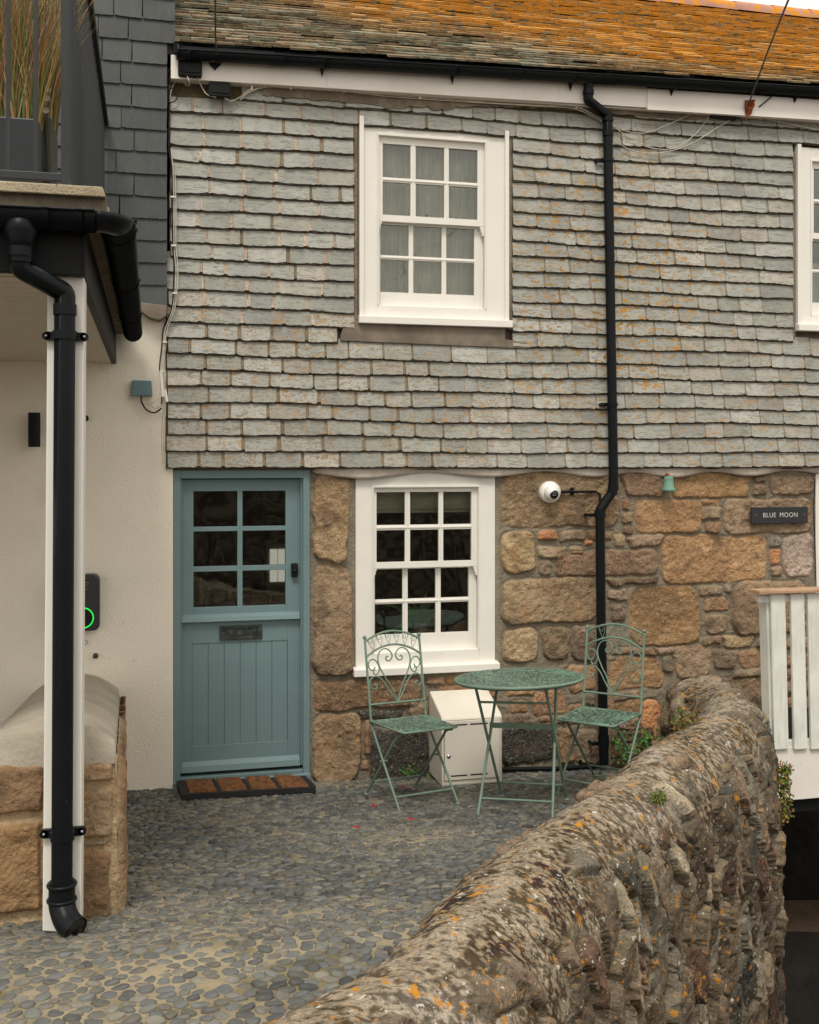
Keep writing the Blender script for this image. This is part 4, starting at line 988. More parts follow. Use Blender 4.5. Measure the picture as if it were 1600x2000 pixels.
for py, sx in ((313, -1), (790, -1), (1006, -1), (1453, -1)):
    p = lerpx(py)
    b = MB(); b.tube([p - Vector((0, 0, .012)), p + Vector((0, 0, .012))], .039, 18); b.box((p.x - .075, p.y + .02, p.z - .012), (p.x - .03, p.y + .035, p.z + .012)); b.tube([(p.x - .072, p.y + .01, p.z), (p.x - .072, p.y + .09, p.z)], .012, 10)
    b.build('pipe_clip', M['black'], dpo)
# white door casing & cable at the right edge
b = MB(); x_ = W(1592, 1000, -.01).x; b.box((x_, -.02, -.4), (x_ + .12, .1, zb0 - .02)); b.box((x_ + .12, .03, -.4), (x_ + .9, .08, zb0 - .02)); b.build('side_door', M['white'], cot, .003)
# ================================================================== GARDEN OBJECTS
# waste pipe along base of wall
wp = [W(982, 1503, -.05), W(1090, 1501, -.05), W(1172, 1496, -.07)]
b = MB(); b.tube(wp, .016, 12)
for p in (W(990, 1502, -.05), W(1135, 1499, -.06)): b.tube([p - Vector((.012, 0, 0)), p + Vector((.012, 0, 0))], .020, 12); b.box((p.x - .01, p.y + .005, p.z), (p.x + .01, p.y + .015, p.z + .05))
tag(b.build('waste_pipe', M['black']), 'thin black waste pipe along the wall foot beside the meter box', 'pipe')
# gas meter box
bx = G(862, 1537); bx2 = G(980, 1531)
gx0, gx1 = bx.x, bx.x + .42; gy = -.36; z0 = gz(gx0, gy) + .02
gx0, gx1 = W(863, 1530, gy).x, W(981, 1530, gy).x; z0 = W(920, 1533, gy).z; zt = W(920, 1397, gy).z; ztb = zt + .07
gm = empty('meter_box', ((gx0 + gx1) / 2, gy, z0), 'cream plastic gas meter box with slanted lid standing against the stone wall', 'meter box')
b = MB(); yb = -.035
side = [(gy, z0), (gy, zt - .02), (gy + .02, zt), (yb - .02, ztb + .03), (yb, ztb + .03), (yb, z0)]
sideL = side
vs = [(gx0, y, z) for y, z in side] + [(gx1, y, z) for y, z in side]; n = len(side)
b.add(vs, [tuple(range(n))[::-1], tuple(range(n, 2 * n))] + [(i, (i + 1) % n, (i + 1) % n + n, i + n) for i in range(n)], False)
b.build('cabinet', M['cream'], gm, .01, seg=3)
b = MB(); b.box((gx0 + .0145, gy - .002, z0 + .0365), (gx1 - .0145, gy + .004, zt - .0265)); b.build('door_gap_shade', M['lead'], gm)  # dark plate standing in for the shaded gap round the door
b = MB(); b.box((gx0 + .018, gy - .008, z0 + .04), (gx1 - .018, gy + .004, zt - .03)); gd = b.build('cabinet_door', M['cream'], gm, .003)
b = MB()
for xa, xb in ((.06, .17), (.19, .31)):
    for z in (z0 + .065, zt - .06): b = MB(); b.box((gx0 + xa, gy - .0095, z), (gx0 + xb, gy - .006, z + .008)); b.build('vent_slot', M['blackmatt'], gd)
p = Vector((gx0 + .045, gy - .008, (z0 + zt) / 2 - .03)); b = MB(); b.smooth = True; b.lathe(p, [(.0, -.006), (.006, -.006), (.006, -.002), (.013, -.002), (.014, 0)], 16, 'y'); b.build('cabinet_lock', M['metal'], gd)
text('G', 'gas_mark', (gx0 + .045, gy - .0085, z0 + .09), .035, M['cream'], gd, .002)
# doormat
mc = [G(355, 1566), G(617, 1551), G(604, 1517), G(357, 1529)]
mA = (mc[0] + mc[3]) / 2; ex = (mc[1] - mc[0]).normalized(); ex.z = 0; ex.normalize(); ey = Vector((-ex.y, ex.x, 0))
md = empty('doormat', (mc[0] + mc[2]) / 2, 'brown coir doormat in a black rubber tray before the door', 'doormat')
wl = (mc[1] - mc[0]).length; dl = .50
org = Vector((mc[0].x, mc[0].y, 0))
def mp_(u, v, h): q = org + ex * u + ey * v; return Vector((q.x, q.y, gz(q.x, q.y) + .018 + h))
dl = abs((mc[3] - mc[0]).dot(ey)) * .93
b = MB()
def mbx(b, u0, u1, v0, v1, h0, h1): b.hexa([mp_(u0, v0, h0), mp_(u1, v0, h0), mp_(u1, v1, h0), mp_(u0, v1, h0)], [mp_(u0, v0, h1), mp_(u1, v0, h1), mp_(u1, v1, h1), mp_(u0, v1, h1)])
mbx(b, 0, wl, 0, dl, -.01, .010)
bd = .035
mbx(b, 0, wl, 0, bd, .01, .026); mbx(b, 0, wl, dl - bd * .6, dl, .01, .026); mbx(b, 0, bd * 1.3, bd, dl - bd * .6, .01, .026); mbx(b, wl - bd, wl, bd, dl - bd * .6, .01, .026)
cells = []
for i in range(4):
    u0 = bd * 1.3 + (wl - bd * 2.3) * i / 4; u1 = bd * 1.3 + (wl - bd * 2.3) * (i + 1) / 4
    if i: mbx(b, u0 - .012, u0 + .012, bd, dl - bd * .6, .01, .026)
    cells.append((u0 + (.012 if i else 0), u1 - (.012 if i < 3 else 0)))
for k in range(12):
    v = dl * (k + .5) / 12; mbx(b, wl - .03, wl + .004, v - .008, v + .008, .02, .032)
b.build('rubber_tray', M['rubber'], md, .002)
for (u0, u1) in cells:
    b = MB(); nu, nv = 26, 44; vs = []; fs = []
    for i in range(nu + 1):
        for j in range(nv + 1):
            u = u0 + (u1 - u0) * i / nu; v = bd + (dl - bd * 1.6) * j / nv
            h = .026 + -.004 + .020 * abs(math.sin((v / (dl) * 6 + .02 * math.sin(u * 30)) * math.pi)) + R.uniform(-.003, .003)
            if i in (0, nu) or j in (0, nv): h = .012
            vs.append(mp_(u, v, h))
    for i in range(nu):
        for j in range(nv): a = i * (nv + 1) + j; fs.append((a, a + nv + 1, a + nv + 2, a + 1))
    b.add(vs, fs, True); b.build('coir_panel', M['coir'], md)
# security camera
p = W(1074, 961, -.04); scm = empty('security_camera', p, 'white dome security camera on the granite beside the downpipe', 'camera')
b = MB(); b.smooth = True; b.lathe(p, [(0, -.035), (.056, -.035), (.074, -.02), (.077, 0), (.077, .03)], 28, 'y'); b.build('camera_base', M['camwhite'], scm)
c_ = p + Vector((-.006, -.045, -.004)); b = MB(); dirv = Vector((-.0, -1, -.12)).normalized()
vs = []; fs = []; nn = 20
for i in range(13):
    for k in range(nn):
        e = math.pi * i / 12; a = 2 * math.pi * k / nn; vs.append(c_ + Vector((.053 * math.sin(e) * math.cos(a), -.053 * math.cos(e), .053 * math.sin(e) * math.sin(a))))
for i in range(12):
    for k in range(nn): fs.append((i * nn + k, i * nn + (k + 1) % nn, (i + 1) * nn + (k + 1) % nn, (i + 1) * nn + k))
b.add(vs, fs, True); b.build('camera_ball', M['camwhite'], scm)
b = MB(); b.smooth = True; q = c_ + Vector((.0, -.039, -.006)); b.lathe(q + Vector((.004, .004, -.002)), [(0, -.020), (.022, -.018), (.031, -.010), (.034, .0), (.035, .010)], 24, 'y'); b.build('camera_lens', M['lens'], scm)
b = MB()
for dx in (-.007, .007): b.smooth = True; b.lathe(q + Vector((dx, -.0145, -.010)), [(0, -.003), (.003, -.002), (.004, .001)], 8, 'y')
b.build('infrared_lamp', M['metal'], scm)
b = MB(); b.tube([W(1095, 961, -.05), W(1164, 960, -.05), W(1172, 966, -.05), W(1172, 980, -.06)], .009, 10); p2 = W(1118, 960, -.05)
b.box((p2.x - .012, -.05, p2.z - .028), (p2.x + .012, -.04, p2.z + .028)); b.tube([p2 - Vector((.01, 0, 0)), p2 + Vector((.01, 0, 0))], .014, 10); tag(b.build('cable_conduit', M['black']), 'short black conduit from the dome camera to the downpipe', 'conduit')
# bell shaped wall lamp
p = W(1306, 945, -.085); wlp = empty('wall_lamp', p, 'small verdigris bell-shaped lamp on the stone wall under the slates', 'lamp')
b = MB(); b.smooth = True; b.lathe(p, [(.028, -.052), (.047, -.052), (.049, -.045), (.045, -.035), (.040, -.03), (.034, .035), (.03, .05), (.012, .055), (0, .056)], 20); b.build('lamp_shade', M['verd'], wlp)
b = MB(); b.tube([p + Vector((0, 0, .05)), p + Vector((0, .0, .066)), p + Vector((0, .085, .07))], .008, 8); b.build('lamp_arm', M['rust'], wlp)
# name plate
p, q = W(1467, 991, -.055), W(1577, 1021, -.055)
np_ = empty('name_plate', ((p.x + q.x) / 2, -.05, (p.z + q.z) / 2), 'dark slate house name plate reading BLUE MOON', 'sign')
b = MB(); b.box((p.x, -.062, q.z), (q.x, -.048, p.z)); b.build('plaque', M['plate'], np_, .002)
b = MB(); b.box((p.x + .02, -.05, q.z + .02), (q.x - .02, -.0, p.z - .02)); b.build('spacer', M['blackmatt'], np_)
for i_, (wd_, cx_) in enumerate((('BLUE', .315), ('MOON', .655))):
    text(wd_, 'lettering', ((p.x + (q.x - p.x) * (cx_ - .0)), -.0625, (p.z + q.z) / 2 + .000), .049, M['letter'], np_, .0005, 1.12, .92)
for x_ in (p.x + .035, q.x - .03):
    b = MB(); b.smooth = True; b.lathe(Vector((x_, -.062, (p.z + q.z) / 2)), [(0, -.004), (.006, -.003), (.008, 0)], 10, 'y'); b.build('plate_screw', M['rust'], np_)
# ---------------------------------------------------------------- bistro furniture
def curve_pts(pts, n=6):
    return catmull([Vector(p) for p in pts], n)
def make_chair(label):
    root = empty('bistro_chair', (0, 0, 0), label, 'chair', 'green folding bistro chairs')
    hb = .19
    def back(u, v):  # back plane: v above the lower bar
        z = .545 + v; return Vector((u, -.19 - (z - .5) * .20, z))
    for sx in (-1, 1):
        b = MB(); pts = [(sx * hb, -.275, .93), (sx * hb, -.205, .55), (sx * hb, -.19, .47), (sx * (hb), -.14, .38), (sx * (hb + .005), .17, .012)]
        b.tube(catmull([Vector(p) for p in pts], 5), .0075, 8)
        b.smooth = True; b.lathe((sx * hb, -.277, .935), [(0, -.012), (.011, -.008), (.013, 0), (.009, .009), (0, .013)], 10)
        b.lathe((sx * (hb + .005), .172, 0), [(0, 0), (.016, 0), (.016, .006), (.009, .014), (0, .014)], 10)
        b.build('back_post', M['green'], root, world=False)
        b = MB(); pts = [(sx * (hb - .03), .16, .432), (sx * (hb - .03), .10, .415), (sx * (hb - .025), .05, .37), (sx * (hb - .02), -.27, .012)]
        b.tube(catmull([Vector(p) for p in pts], 5), .0075, 8); b.smooth = True
        b.lathe((sx * (hb - .02), -.272, 0), [(0, 0), (.016, 0), (.016, .006), (.009, .014), (0, .014)], 10)
        b.tube([(sx * (hb - .035), -.045, .245), (sx * (hb + .015), -.045, .245)], .006, 8)
        b.build('leg', M['green'], root, world=False)
    for nm_, pts_ in (('stretcher', [(-hb, .115, .075), (hb, .115, .075)]), ('stretcher', [(-hb + .02, -.215, .085), (hb - .02, -.215, .085)]), ('back_rail', [back(-hb, 0), back(hb, 0)]),
                      ('back_rail', [back(u, .365 + .055 * (1 - (u / hb) ** 2)) for u in np.linspace(-hb, hb, 17)]), ('back_rail', [back(u, .275 + .065 * (1 - (u / hb) ** 2)) for u in np.linspace(-hb, hb, 17)])):
        b = MB(); b.tube(pts_, .0065, 8); b.build(nm_, M['green'], root, world=False)
    b = MB()
    heart = [(0, .004), (-.035, .09), (-.075, .155), (-.105, .215), (-.112, .262), (-.095, .302), (-.06, .318), (-.028, .305), (-.012, .275), (-.025, .25), (-.045, .245), (-.058, .258), (-.05, .272), (-.04, .268)]
    sU = [(-.135, .215), (-.15, .196), (-.172, .205), (-.18, .232), (-.165, .256), (-.14, .258), (-.118, .238), (-.108, .205), (-.118, .178), (-.137, .17), (-.15, .182), (-.146, .198), (-.136, .196)]
    sL = [(-.004, .006), (-.05, .07), (-.085, .125), (-.118, .155), (-.148, .16), (-.174, .142), (-.18, .112), (-.165, .09), (-.142, .088), (-.132, .103), (-.142, .116), (-.15, .108)]
    for cv_ in (heart, sU, sL):
        for sg in (1, -1): b.tube([back(v.x * sg, v.y) for v in curve_pts([(u, v_, 0) for u, v_ in cv_], 4)], .0042, 6)
    b.build('scrollwork', M['green'], root, world=False)
    b = MB()
    for k in range(6):
        u0 = (k - 2.5) * .056; v0 = .278 + .065 * (1 - (u0 / hb) ** 2); v1 = .365 + .055 * (1 - (u0 / hb) ** 2); hgt__ = v1 - v0
        lean = u0 * .18
        pts = [(u0 - lean * .2, v0), (u0 - .014 + lean * .2, v0 + hgt__ * .45), (u0 - .019 + lean * .5, v0 + hgt__ * .72), (u0 - .008 + lean * .6, v1 - .008), (u0 + .008 + lean * .6, v1 - .010), (u0 + .014 + lean * .5, v1 - .024), (u0 + .004 + lean * .4, v1 - .038), (u0 - .007 + lean * .4, v1 - .030), (u0 - .002 + lean * .4, v1 - .022)]
        b.tube([back(v.x, v.y) for v in curve_pts([(a_, c_, 0) for a_, c_ in pts], 3)], .0018, 5)
        pts = [(u0 - lean * .2, v0), (u0 + .015 + lean * .3, v0 + hgt__ * .5), (u0 + .02 + lean * .5, v0 + hgt__ * .74), (u0 + .012 + lean * .6, v1 - .012)]
        b.tube([back(v.x, v.y) for v in curve_pts([(a_, c_, 0) for a_, c_ in pts], 3)], .0018, 5)
    b.build('scroll_border', M['green'], root, world=False)
    # pressed seat
    b = MB(); nn = 16; vs = []; fs = []
    for i in range(nn + 1):
        for j in range(nn + 1):
            u = -1 + 2 * i / nn; v = -1 + 2 * j / nn
            wy = .185; wx = .19 * (1 - .05 * v)
            x = u * wx; y = v * wy
            if abs(u) > .8 and v > .8: x *= .97; y *= .95
            r = max(abs(u), abs(v)); z = .452 + (.004 if r > .86 else 0) - (.006 if r > .97 else 0) - .004 * max(0, v) ** 2
            vs.append((x, y, z))
    for i in range(nn):
        for j in range(nn): a = i * (nn + 1) + j; fs.append((a, a + nn + 1, a + nn + 2, a + 1))
    b.add(vs, fs, False); vs2 = [(x, y, z - .004) for x, y, z in vs]; b.add(vs2, [f[::-1] for f in fs], False)
    st = b.build('seat', M['pressed'], root, world=False)
    b = MB(); ring = [(-.199, -.187, .449), (.199, -.187, .449), (.183, .176, .446), (.17, .187, .446), (-.17, .187, .446), (-.183, .176, .446)]
    b.tube(ring, .006, 6, closed=True)
    b.build('seat_rim', M['green'], st, world=False)
    return root
def place(o, p):
    x, y, z, yaw, sc, pi, rl = p
    o.location = (x, y, z + .012); o.scale = (sc,) * 3
    m = Matrix.Rotation(yaw, 3, 'Z') @ Matrix.Rotation(rl, 3, 'Y') @ Matrix.Rotation(pi, 3, 'X'); o.rotation_euler = m.to_euler()
def copy_tree(o, parent=None):
    c = o.copy(); COL.objects.link(c); c.parent = parent
    for ch in [q for q in bpy.data.objects if q.parent == o]: copy_tree(ch, c)
    return c
ch1 = make_chair('green scrolled metal folding chair left of the table, in front of the white window')
ch2 = copy_tree(ch1); ch2['label'] = 'green scrolled metal folding chair right of the table, against the black downpipe'
place(ch1, (1.5341, -.8286, .0434, -2.8558, 1.0248, .0394, -.0298)); place(ch2, (2.7454, -.8088, .0069, 2.2873, 1.0507, -.001, .0284))
tb = empty('bistro_table', (0, 0, 0), 'round green metal folding table with pressed pattern between the two chairs', 'table')
b = MB(); b.smooth = True; R0 = .345
prof_ = [(0, .706), (.05, .706), (.15, .706), (.235, .706), (.245, .703), (.252, .706), (.30, .708), (.325, .708), (R0, .707), (R0 + .004, .70), (R0 + .002, .69), (R0 - .004, .687), (R0 - .008, .697), (.3, .70), (0, .699)]
b.lathe((0, 0, 0), prof_, 64); tt_ = b.build('tabletop', M['pressed'], tb, world=False)
b = MB(); b.tube([(math.cos(a) * R0, math.sin(a) * R0, .700) for a in np.linspace(0, 2 * math.pi, 64, endpoint=False)], .009, 8, closed=True); b.build('table_rim', M['green'], tt_, world=False)
Lw_ = [((-.19, -.2, .69), (-.185, .22, 0)), ((.19, -.2, .69), (.185, .22, 0)), ((-.165, .2, .69), (-.2, -.22, 0)), ((.165, .2, .69), (.2, -.22, 0))]
for a, c in Lw_:
    b = MB(); a, c = Vector(a), Vector(c); b.tube([a, a.lerp(c, .5), c + Vector((0, 0, .01))], .0085, 8); b.smooth = True
    b.lathe(c, [(0, 0), (.018, 0), (.018, .006), (.01, .014), (0, .014)], 10); b.lathe(a, [(0, -.012), (.012, -.008), (.014, 0), (.012, .008), (0, .012)], 10); b.build('leg', M['green'], tb, world=False)
b = MB()
def lp_(i, t): a, c = map(Vector, Lw_[i]); return a.lerp(c, t)
for i_, j_, t_1 in ((0, 1, .14), (0, 1, .86), (2, 3, .04), (2, 3, .87), (0, 2, .5), (1, 3, .5)):
    b = MB(); b.tube([lp_(i_, t_1), lp_(j_, t_1)], .0065 if i_ + 1 == j_ else .005, 8); b.build('stretcher', M['green'], tb, world=False)
b = MB()
a, c = lp_(2, .37), lp_(3, .37); b.box((a.x - .01, a.y - .004, a.z - .014), (c.x + .01, a.y + .004, a.z + .014))
b.build('flat_bar', M['green'], tb, world=False)
place(tb, (2.0958, -1.2132, .0782, -.58, 1.0664, -.04, -.055))
# ---------------------------------------------------------------- picket fence on deck
FYp = -1.1
pfc = empty('picket_fence', W(1540, 1460, FYp), 'white wooden picket balustrade above the dark opening at the right', 'fence')
for k, (xa, xb) in enumerate(((1506, 1534), (1545, 1571), (1578, 1604), (1614, 1640), (1650, 1676), (1686, 1712), (1722, 1748))):
    p, q = W(xa, 1160, FYp), W(xb, 1160, FYp); zb_ = W(xa, 1464, FYp).z; x0_ = W(xa + 7, 1464, FYp).x; x1_ = W(xb + 7, 1464, FYp).x
    dz = R.uniform(-.006, .006); b = MB()
    b.hexa([(x0_, FYp, zb_ + dz), (x1_, FYp, zb_ + dz), (x1_, FYp + .022, zb_ + dz), (x0_, FYp + .022, zb_ + dz)], [(p.x, FYp, p.z), (q.x, FYp, p.z), (q.x, FYp + .022, p.z), (p.x, FYp + .022, p.z)]); b.build('picket', M['wood'], pfc, .003)
p, q = W(1478, 1153, FYp), W(1752, 1162, FYp); b = MB(); b.box((p.x, FYp - .035, p.z - .022), (q.x, FYp + .09, p.z)); b.build('handrail', M['railwood'], pfc, .004)
p = W(1487, 1163, FYp); b = MB(); b.box((p.x, FYp + .024, p.z - .05), (q.x, FYp + .06, p.z - .005)); b.build('rail', M['wood'], pfc, .003); b = MB(); z_ = W(1540, 1455, FYp).z; b.box((W(1510, 0, FYp).x, FYp + .024, z_ - .04), (q.x, FYp + .06, z_ + .02)); b.build('rail', M['wood'], pfc, .003)
p0, p1 = W(1492, 1170, FYp + .06), W(1507, 1170, FYp + .06); b = MB(); z_ = W(1500, 1470, FYp).z; dx = .03
b.hexa([(p0.x + dx, FYp + .03, z_), (p1.x + dx, FYp + .03, z_), (p1.x + dx, FYp + .12, z_), (p0.x + dx, FYp + .12, z_)], [(p0.x, FYp + .03, p0.z), (p1.x, FYp + .03, p0.z), (p1.x, FYp + .12, p0.z), (p0.x, FYp + .12, p0.z)]); b.build('post', M['wood'], pfc, .003)
b = MB(); p, q = W(1515, 1462, FYp + .01), W(1760, 1546, FYp + .01); b.box((p.x, FYp + .022, q.z), (q.x, FYp + .052, p.z)); b.build('base_board', M['whitefascia'], pfc, .003)
b = MB(); b.box((p.x - .05, FYp + .053, q.z + .03), (q.x, -.05, p.z - .02)); b.build('deck', M['blackmatt'], pfc)
b = MB(); b.box((p.x - .1, FYp + .06, q.z - .09), (q.x, FYp + .12, q.z + .02)); b.build('beam', M['blackmatt'], pfc)
# underpass
un = empty('underpass', (4.6, -.5, -1.2), 'dark stone-walled underpass below the picket fence', 'passage')
b = MB(); b.box((3.4, .0, -3), (4.35, .3, -.2)); b.box((4.5, .0, -3), (8, .3, -.2)); b.box((4.35, .6, -3), (4.5, .9, -.2)); b.box((5.3, -6.5, -3), (5.6, .3, .05)); b.build('passage_and_shade_wall', M['under'], un)  # last box is an unseen side wall added to keep the passage dark
# floor: visible strip then falling away
fa = Wz(1535, 1712, -1.05); 
b = MB(); b.add([(3.0, .3, -1.0), (5.4, .3, -1.2), (5.4, -.45, -1.30), (3.0, -.25, -1.12), (3.0, -1.0, -2.9), (5.4, -1.4, -2.9)], [(0, 3, 2, 1), (3, 4, 5, 2)], False); b.m[1] = 1; tag(b.build('passage_floor', [M['dirt'], M['under']]), 'bare earth floor inside the dark underpass', None, None, 'structure')
# ================================================================== NEIGHBOURING HOUSE
nh = empty('neighbouring_house', (-1, -.1, 0), 'cream rendered house with black slate upper wall and projecting porch at the left', 'house')
NY = -.052; NS = -.11
xe = W(338, 1200, NY).x
b = MB(); b.box((-3.2, NY, -.15), (xe, .4, W(300, 600, NY).z + .1)); b.build('rendered_wall', M['render'], nh, .004)
# dark slates
ds = MB(); xr_hi, xr_lo = W(343, 60, NS).x, W(327, 300, NS).x; zlow = W(320, 601, NS).z; gd_ = .1395; zsw = W(335, 106, NS).z
i = 0; z = zlow
while z < 5.6:
    xr = xr_hi if z > zsw - .02 else xr_lo; x = xr; first = True
    while x > -2.2:
        wd = R.choice([.17, .2, .22, .3, .26]) * R.uniform(.9, 1.1)
        if first: wd = (.22 if i % 2 else .30) * R.uniform(.92, 1.05); first = False
        k = R.uniform(.82, 1.15); c = tuple(v * k for v in (.062, .068, .068))
        slab(ds, x - wd + .002, x - .0015, z + gd_ + .02, z + R.uniform(-.002, .002), NS - .004, NS - .017 - R.uniform(0, .002), .006, .0018, c)
        x -= wd
    z += gd_; i += 1
ds.build('slate_cladding', M['dslate'], nh)
b = MB(); b.box((-3.2, NS, zlow + .01), (xr_lo - .004, .3, 5.6)); b.box((xr_lo - .1, NS + .001, zsw), (xr_hi - .003, 3.2, 5.6)); b.build('upper_wall', M['blackmatt'], nh)
b = MB(); p = W(300, 612, NS); b.prism([(v.x, v.z) for v in (W(262, 590, NS), W(327, 598, NS), W(325, 618, NS), W(312, 627, NS), W(292, 622, NS), W(276, 610, NS))], NS - .03, NY); b.build('lead_drip', M['lead'], nh, .006)
# porch
PYf = -3.35
zs = W(165, 536, PYf).z; xc = W(165, 536, PYf).x
b = MB(); b.box((-3.2, PYf + .03, zs + .004), (xc - .03, NY, zs + .02))
b.build('porch_ceiling', M['soffit'], nh)
b = MB()
for k in range(28): yk = PYf + .12 + k * .115; b.box((-3.2, yk, zs + .001), (xc - .03, yk + .108, zs + .006))
b.build('soffit_board', M['soffit'], nh)
b = MB(); b.box((-3.2, PYf, zs - .003), (xc, PYf + .03, zs + .19)); b.box((xc - .03, PYf + .03, zs - .002), (xc, NY, zs + .19)); b.box((W(160, 0, PYf).x, PYf - .004, zs - .004), (xc + .004, PYf + .02, zs + .192)); b.build('porch_fascia', M['blackmatt'], nh, .003)
b = MB(); xk = W(208, 370, PYf + .02).x; zct, zcb = W(150, 366, PYf).z, W(150, 386, PYf).z
b.box((-3.2, PYf + .0, zs + .19), (xk + .0, NY, zcb)); b.build('parapet', M['cement'], nh)
b = MB(); b.hexa([(-3.2, PYf - .03, zcb), (xk + .0, PYf - .03, zcb), (xk + .0, PYf + .25, zcb), (-3.2, PYf + .25, zcb)], [(-3.2, PYf - .03, zct), (xk - .01, PYf - .03, zct), (xk - .01, PYf + .25, zct + .02), (-3.2, PYf + .25, zct + .02)]); b.box((xk - .12, PYf + .25, zcb), (xk, NY, zct)); b.build('coping', M['coping'], nh, .004)
# gutter of porch, round corner
gyp = PYf - .07; gr = .055
gzt = W(100, 414, gyp).z
gxo = W(215, 430, gyp).x
b = MB(); gutter_mesh(b, (-3.2, gyp, gzt), (gxo - .05, gyp, gzt), gr)
xg = gxo + .0
arc = []
for k in range(9):
    an = k / 8 * math.pi / 2; arc.append(Vector((gxo - .05 + .07 * math.sin(an), gyp + .07 * (1 - math.cos(an)), gzt)))
# swept corner section
def swept(b, path, r, th=.004, seg=14):
    n = seg + 1; vs = []; m_ = len(path)
    for i, p in enumerate(path):
        t = (path[min(i + 1, m_ - 1)] - path[max(i - 1, 0)]).normalized(); sd_ = Vector((0, 0, 1)).cross(t).normalized()
        for rr in (r, r - th):
            for k in range(n): an = math.pi * k / seg; vs.append(p + sd_ * math.cos(an) * rr + Vector((0, 0, -1)) * math.sin(an) * rr)
    fs = []
    for i in range(m_ - 1):
        o = i * 2 * n
        for k in range(seg): fs += [(o + k, o + k + 1, o + 2 * n + k + 1, o + 2 * n + k), (o + n + k, o + 3 * n + k, o + 3 * n + k + 1, o + n + k + 1)]
        fs += [(o, o + 2 * n, o + 3 * n, o + n), (o + seg, o + n + seg, o + 3 * n + seg, o + 2 * n + seg)]
    for o in (0, (m_ - 1) * 2 * n):
        for k in range(seg): fs.append((o + k, o + n + k, o + n + k + 1, o + k + 1))
    b.add(vs, fs, True)
swept(b, arc, gr + .001)
ge = Vector((arc[-1].x, NY - .12, gzt)); gutter_mesh(b, arc[-1], ge, gr)
b.lathe(ge, [(0, .004), (gr + .003, .004), (gr + .003, -.012)], 20, 'y')
pg = b.build('gutter', M['black'], nh)
for (pa, pb) in (((gxo - .075, gyp, gzt), (gxo - .045, gyp, gzt)), ((W(85, 430, gyp).x, gyp, gzt), (W(85, 430, gyp).x + .02, gyp, gzt)), ((W(150, 430, gyp).x, gyp, gzt), (W(150, 430, gyp).x + .02, gyp, gzt)),
                 (tuple(arc[-1]), tuple(arc[-1] + Vector((0, .03, 0)))), ((arc[-1].x, gyp + .20, gzt), (arc[-1].x, gyp + .23, gzt)), ((arc[-1].x, gyp + 1.25, gzt), (arc[-1].x, gyp + 1.28, gzt)), ((arc[-1].x, gyp + 2.35, gzt), (arc[-1].x, gyp + 2.40, gzt))):
    b = MB(); gutter_mesh(b, pa, pb, gr + .006); b.build('gutter_bracket', M['black'], pg)
# post
b = MB(); px0, px1 = W(88, 1200, -3.3).x, W(163, 1200, -3.3).x
ZP = gz(-.3, -3.3) + .01
sk = .008
b.hexa([(px0 - sk, -3.3, ZP), (px1 - sk, -3.3, ZP - .02), (px1 - sk, -3.16, ZP), (px0 - sk, -3.16, ZP)], [(px0 + sk, -3.3, zs), (px1 + sk * .3, -3.3, zs), (px1 + sk * .3, -3.16, zs), (px0 + sk, -3.16, zs)])
b.build('porch_post', M['white'], nh, .004)
# left downpipe
LY = -3.345
ldp = [W(40, 440, gyp + .0), W(40, 524, gyp + .01), W(127, 572, LY), W(124, 1100, LY), W(121, 1745, LY)]
ldo = pipe(ldp, .034, 'downpipe', nh)
b = MB(); b.smooth = True; c0_ = W(41, 470, gyp); b.lathe(c0_, [(.036, -.07), (.036, -.02), (.04, -.018), (.04, 0), (.052, .03), (.05, .06), (.03, .075)], 20); b.build('gutter_outlet', M['black'], ldo)
for (pxx, py, rr, hh) in ((40, 492, .0385, .03), (127, 605, .0375, .035), (121, 1735, .040, .05)):
    collar(W(pxx, py, LY if py > 550 else gyp), rr, hh, parent=ldo)
for (pxx, py) in ((126.5, 655), (122, 1632)):
    p = W(pxx, py, LY); b = MB(); b.tube([p - Vector((0, 0, .014)), p + Vector((0, 0, .014))], .0385, 20)
    for sx in (-1, 1): b.box((p.x + sx * .03, LY + .025, p.z - .014), (p.x + sx * .062, LY + .043, p.z + .014)); b.tube([(p.x + sx * .06, LY + .025, p.z), (p.x + sx * .06, LY + .043, p.z)], .014, 12)
    b.build('pipe_clip', M['black'], ldo)
    b = MB(); b.smooth = True
    for sx in (-1, 1): b.lathe((p.x + sx * .06, LY + .022, p.z), [(0, -.002), (.004, -.001), (.005, .002)], 8, 'y')
    b.build('clip_screw', M['metal'], ldo)
b = MB(); e_ = W(121, 1745, LY); sh = catmull([e_, e_ + Vector((0, -.003, -.035)), e_ + Vector((.018, -.035, -.075)), e_ + Vector((.05, -.07, -.095))], 6)
b.tube([e_ + Vector((0, 0, .03))] + sh, .042, 20, cap=False)
for zz in (.03, -.02): b.tube([e_ + Vector((math.cos(a) * .042, math.sin(a) * .042, zz)) for a in np.linspace(0, 6.283, 24, endpoint=False)], .007, 8, closed=True)
en = sh[-1]; tdir = (sh[-1] - sh[-2]).normalized(); b.build('pipe_shoe', M['black'], ldo)
b = MB(); b.tube([en - tdir * .03, en - tdir * .002], .037, 18); b.build('shoe_mouth', M['lens'], ldo)
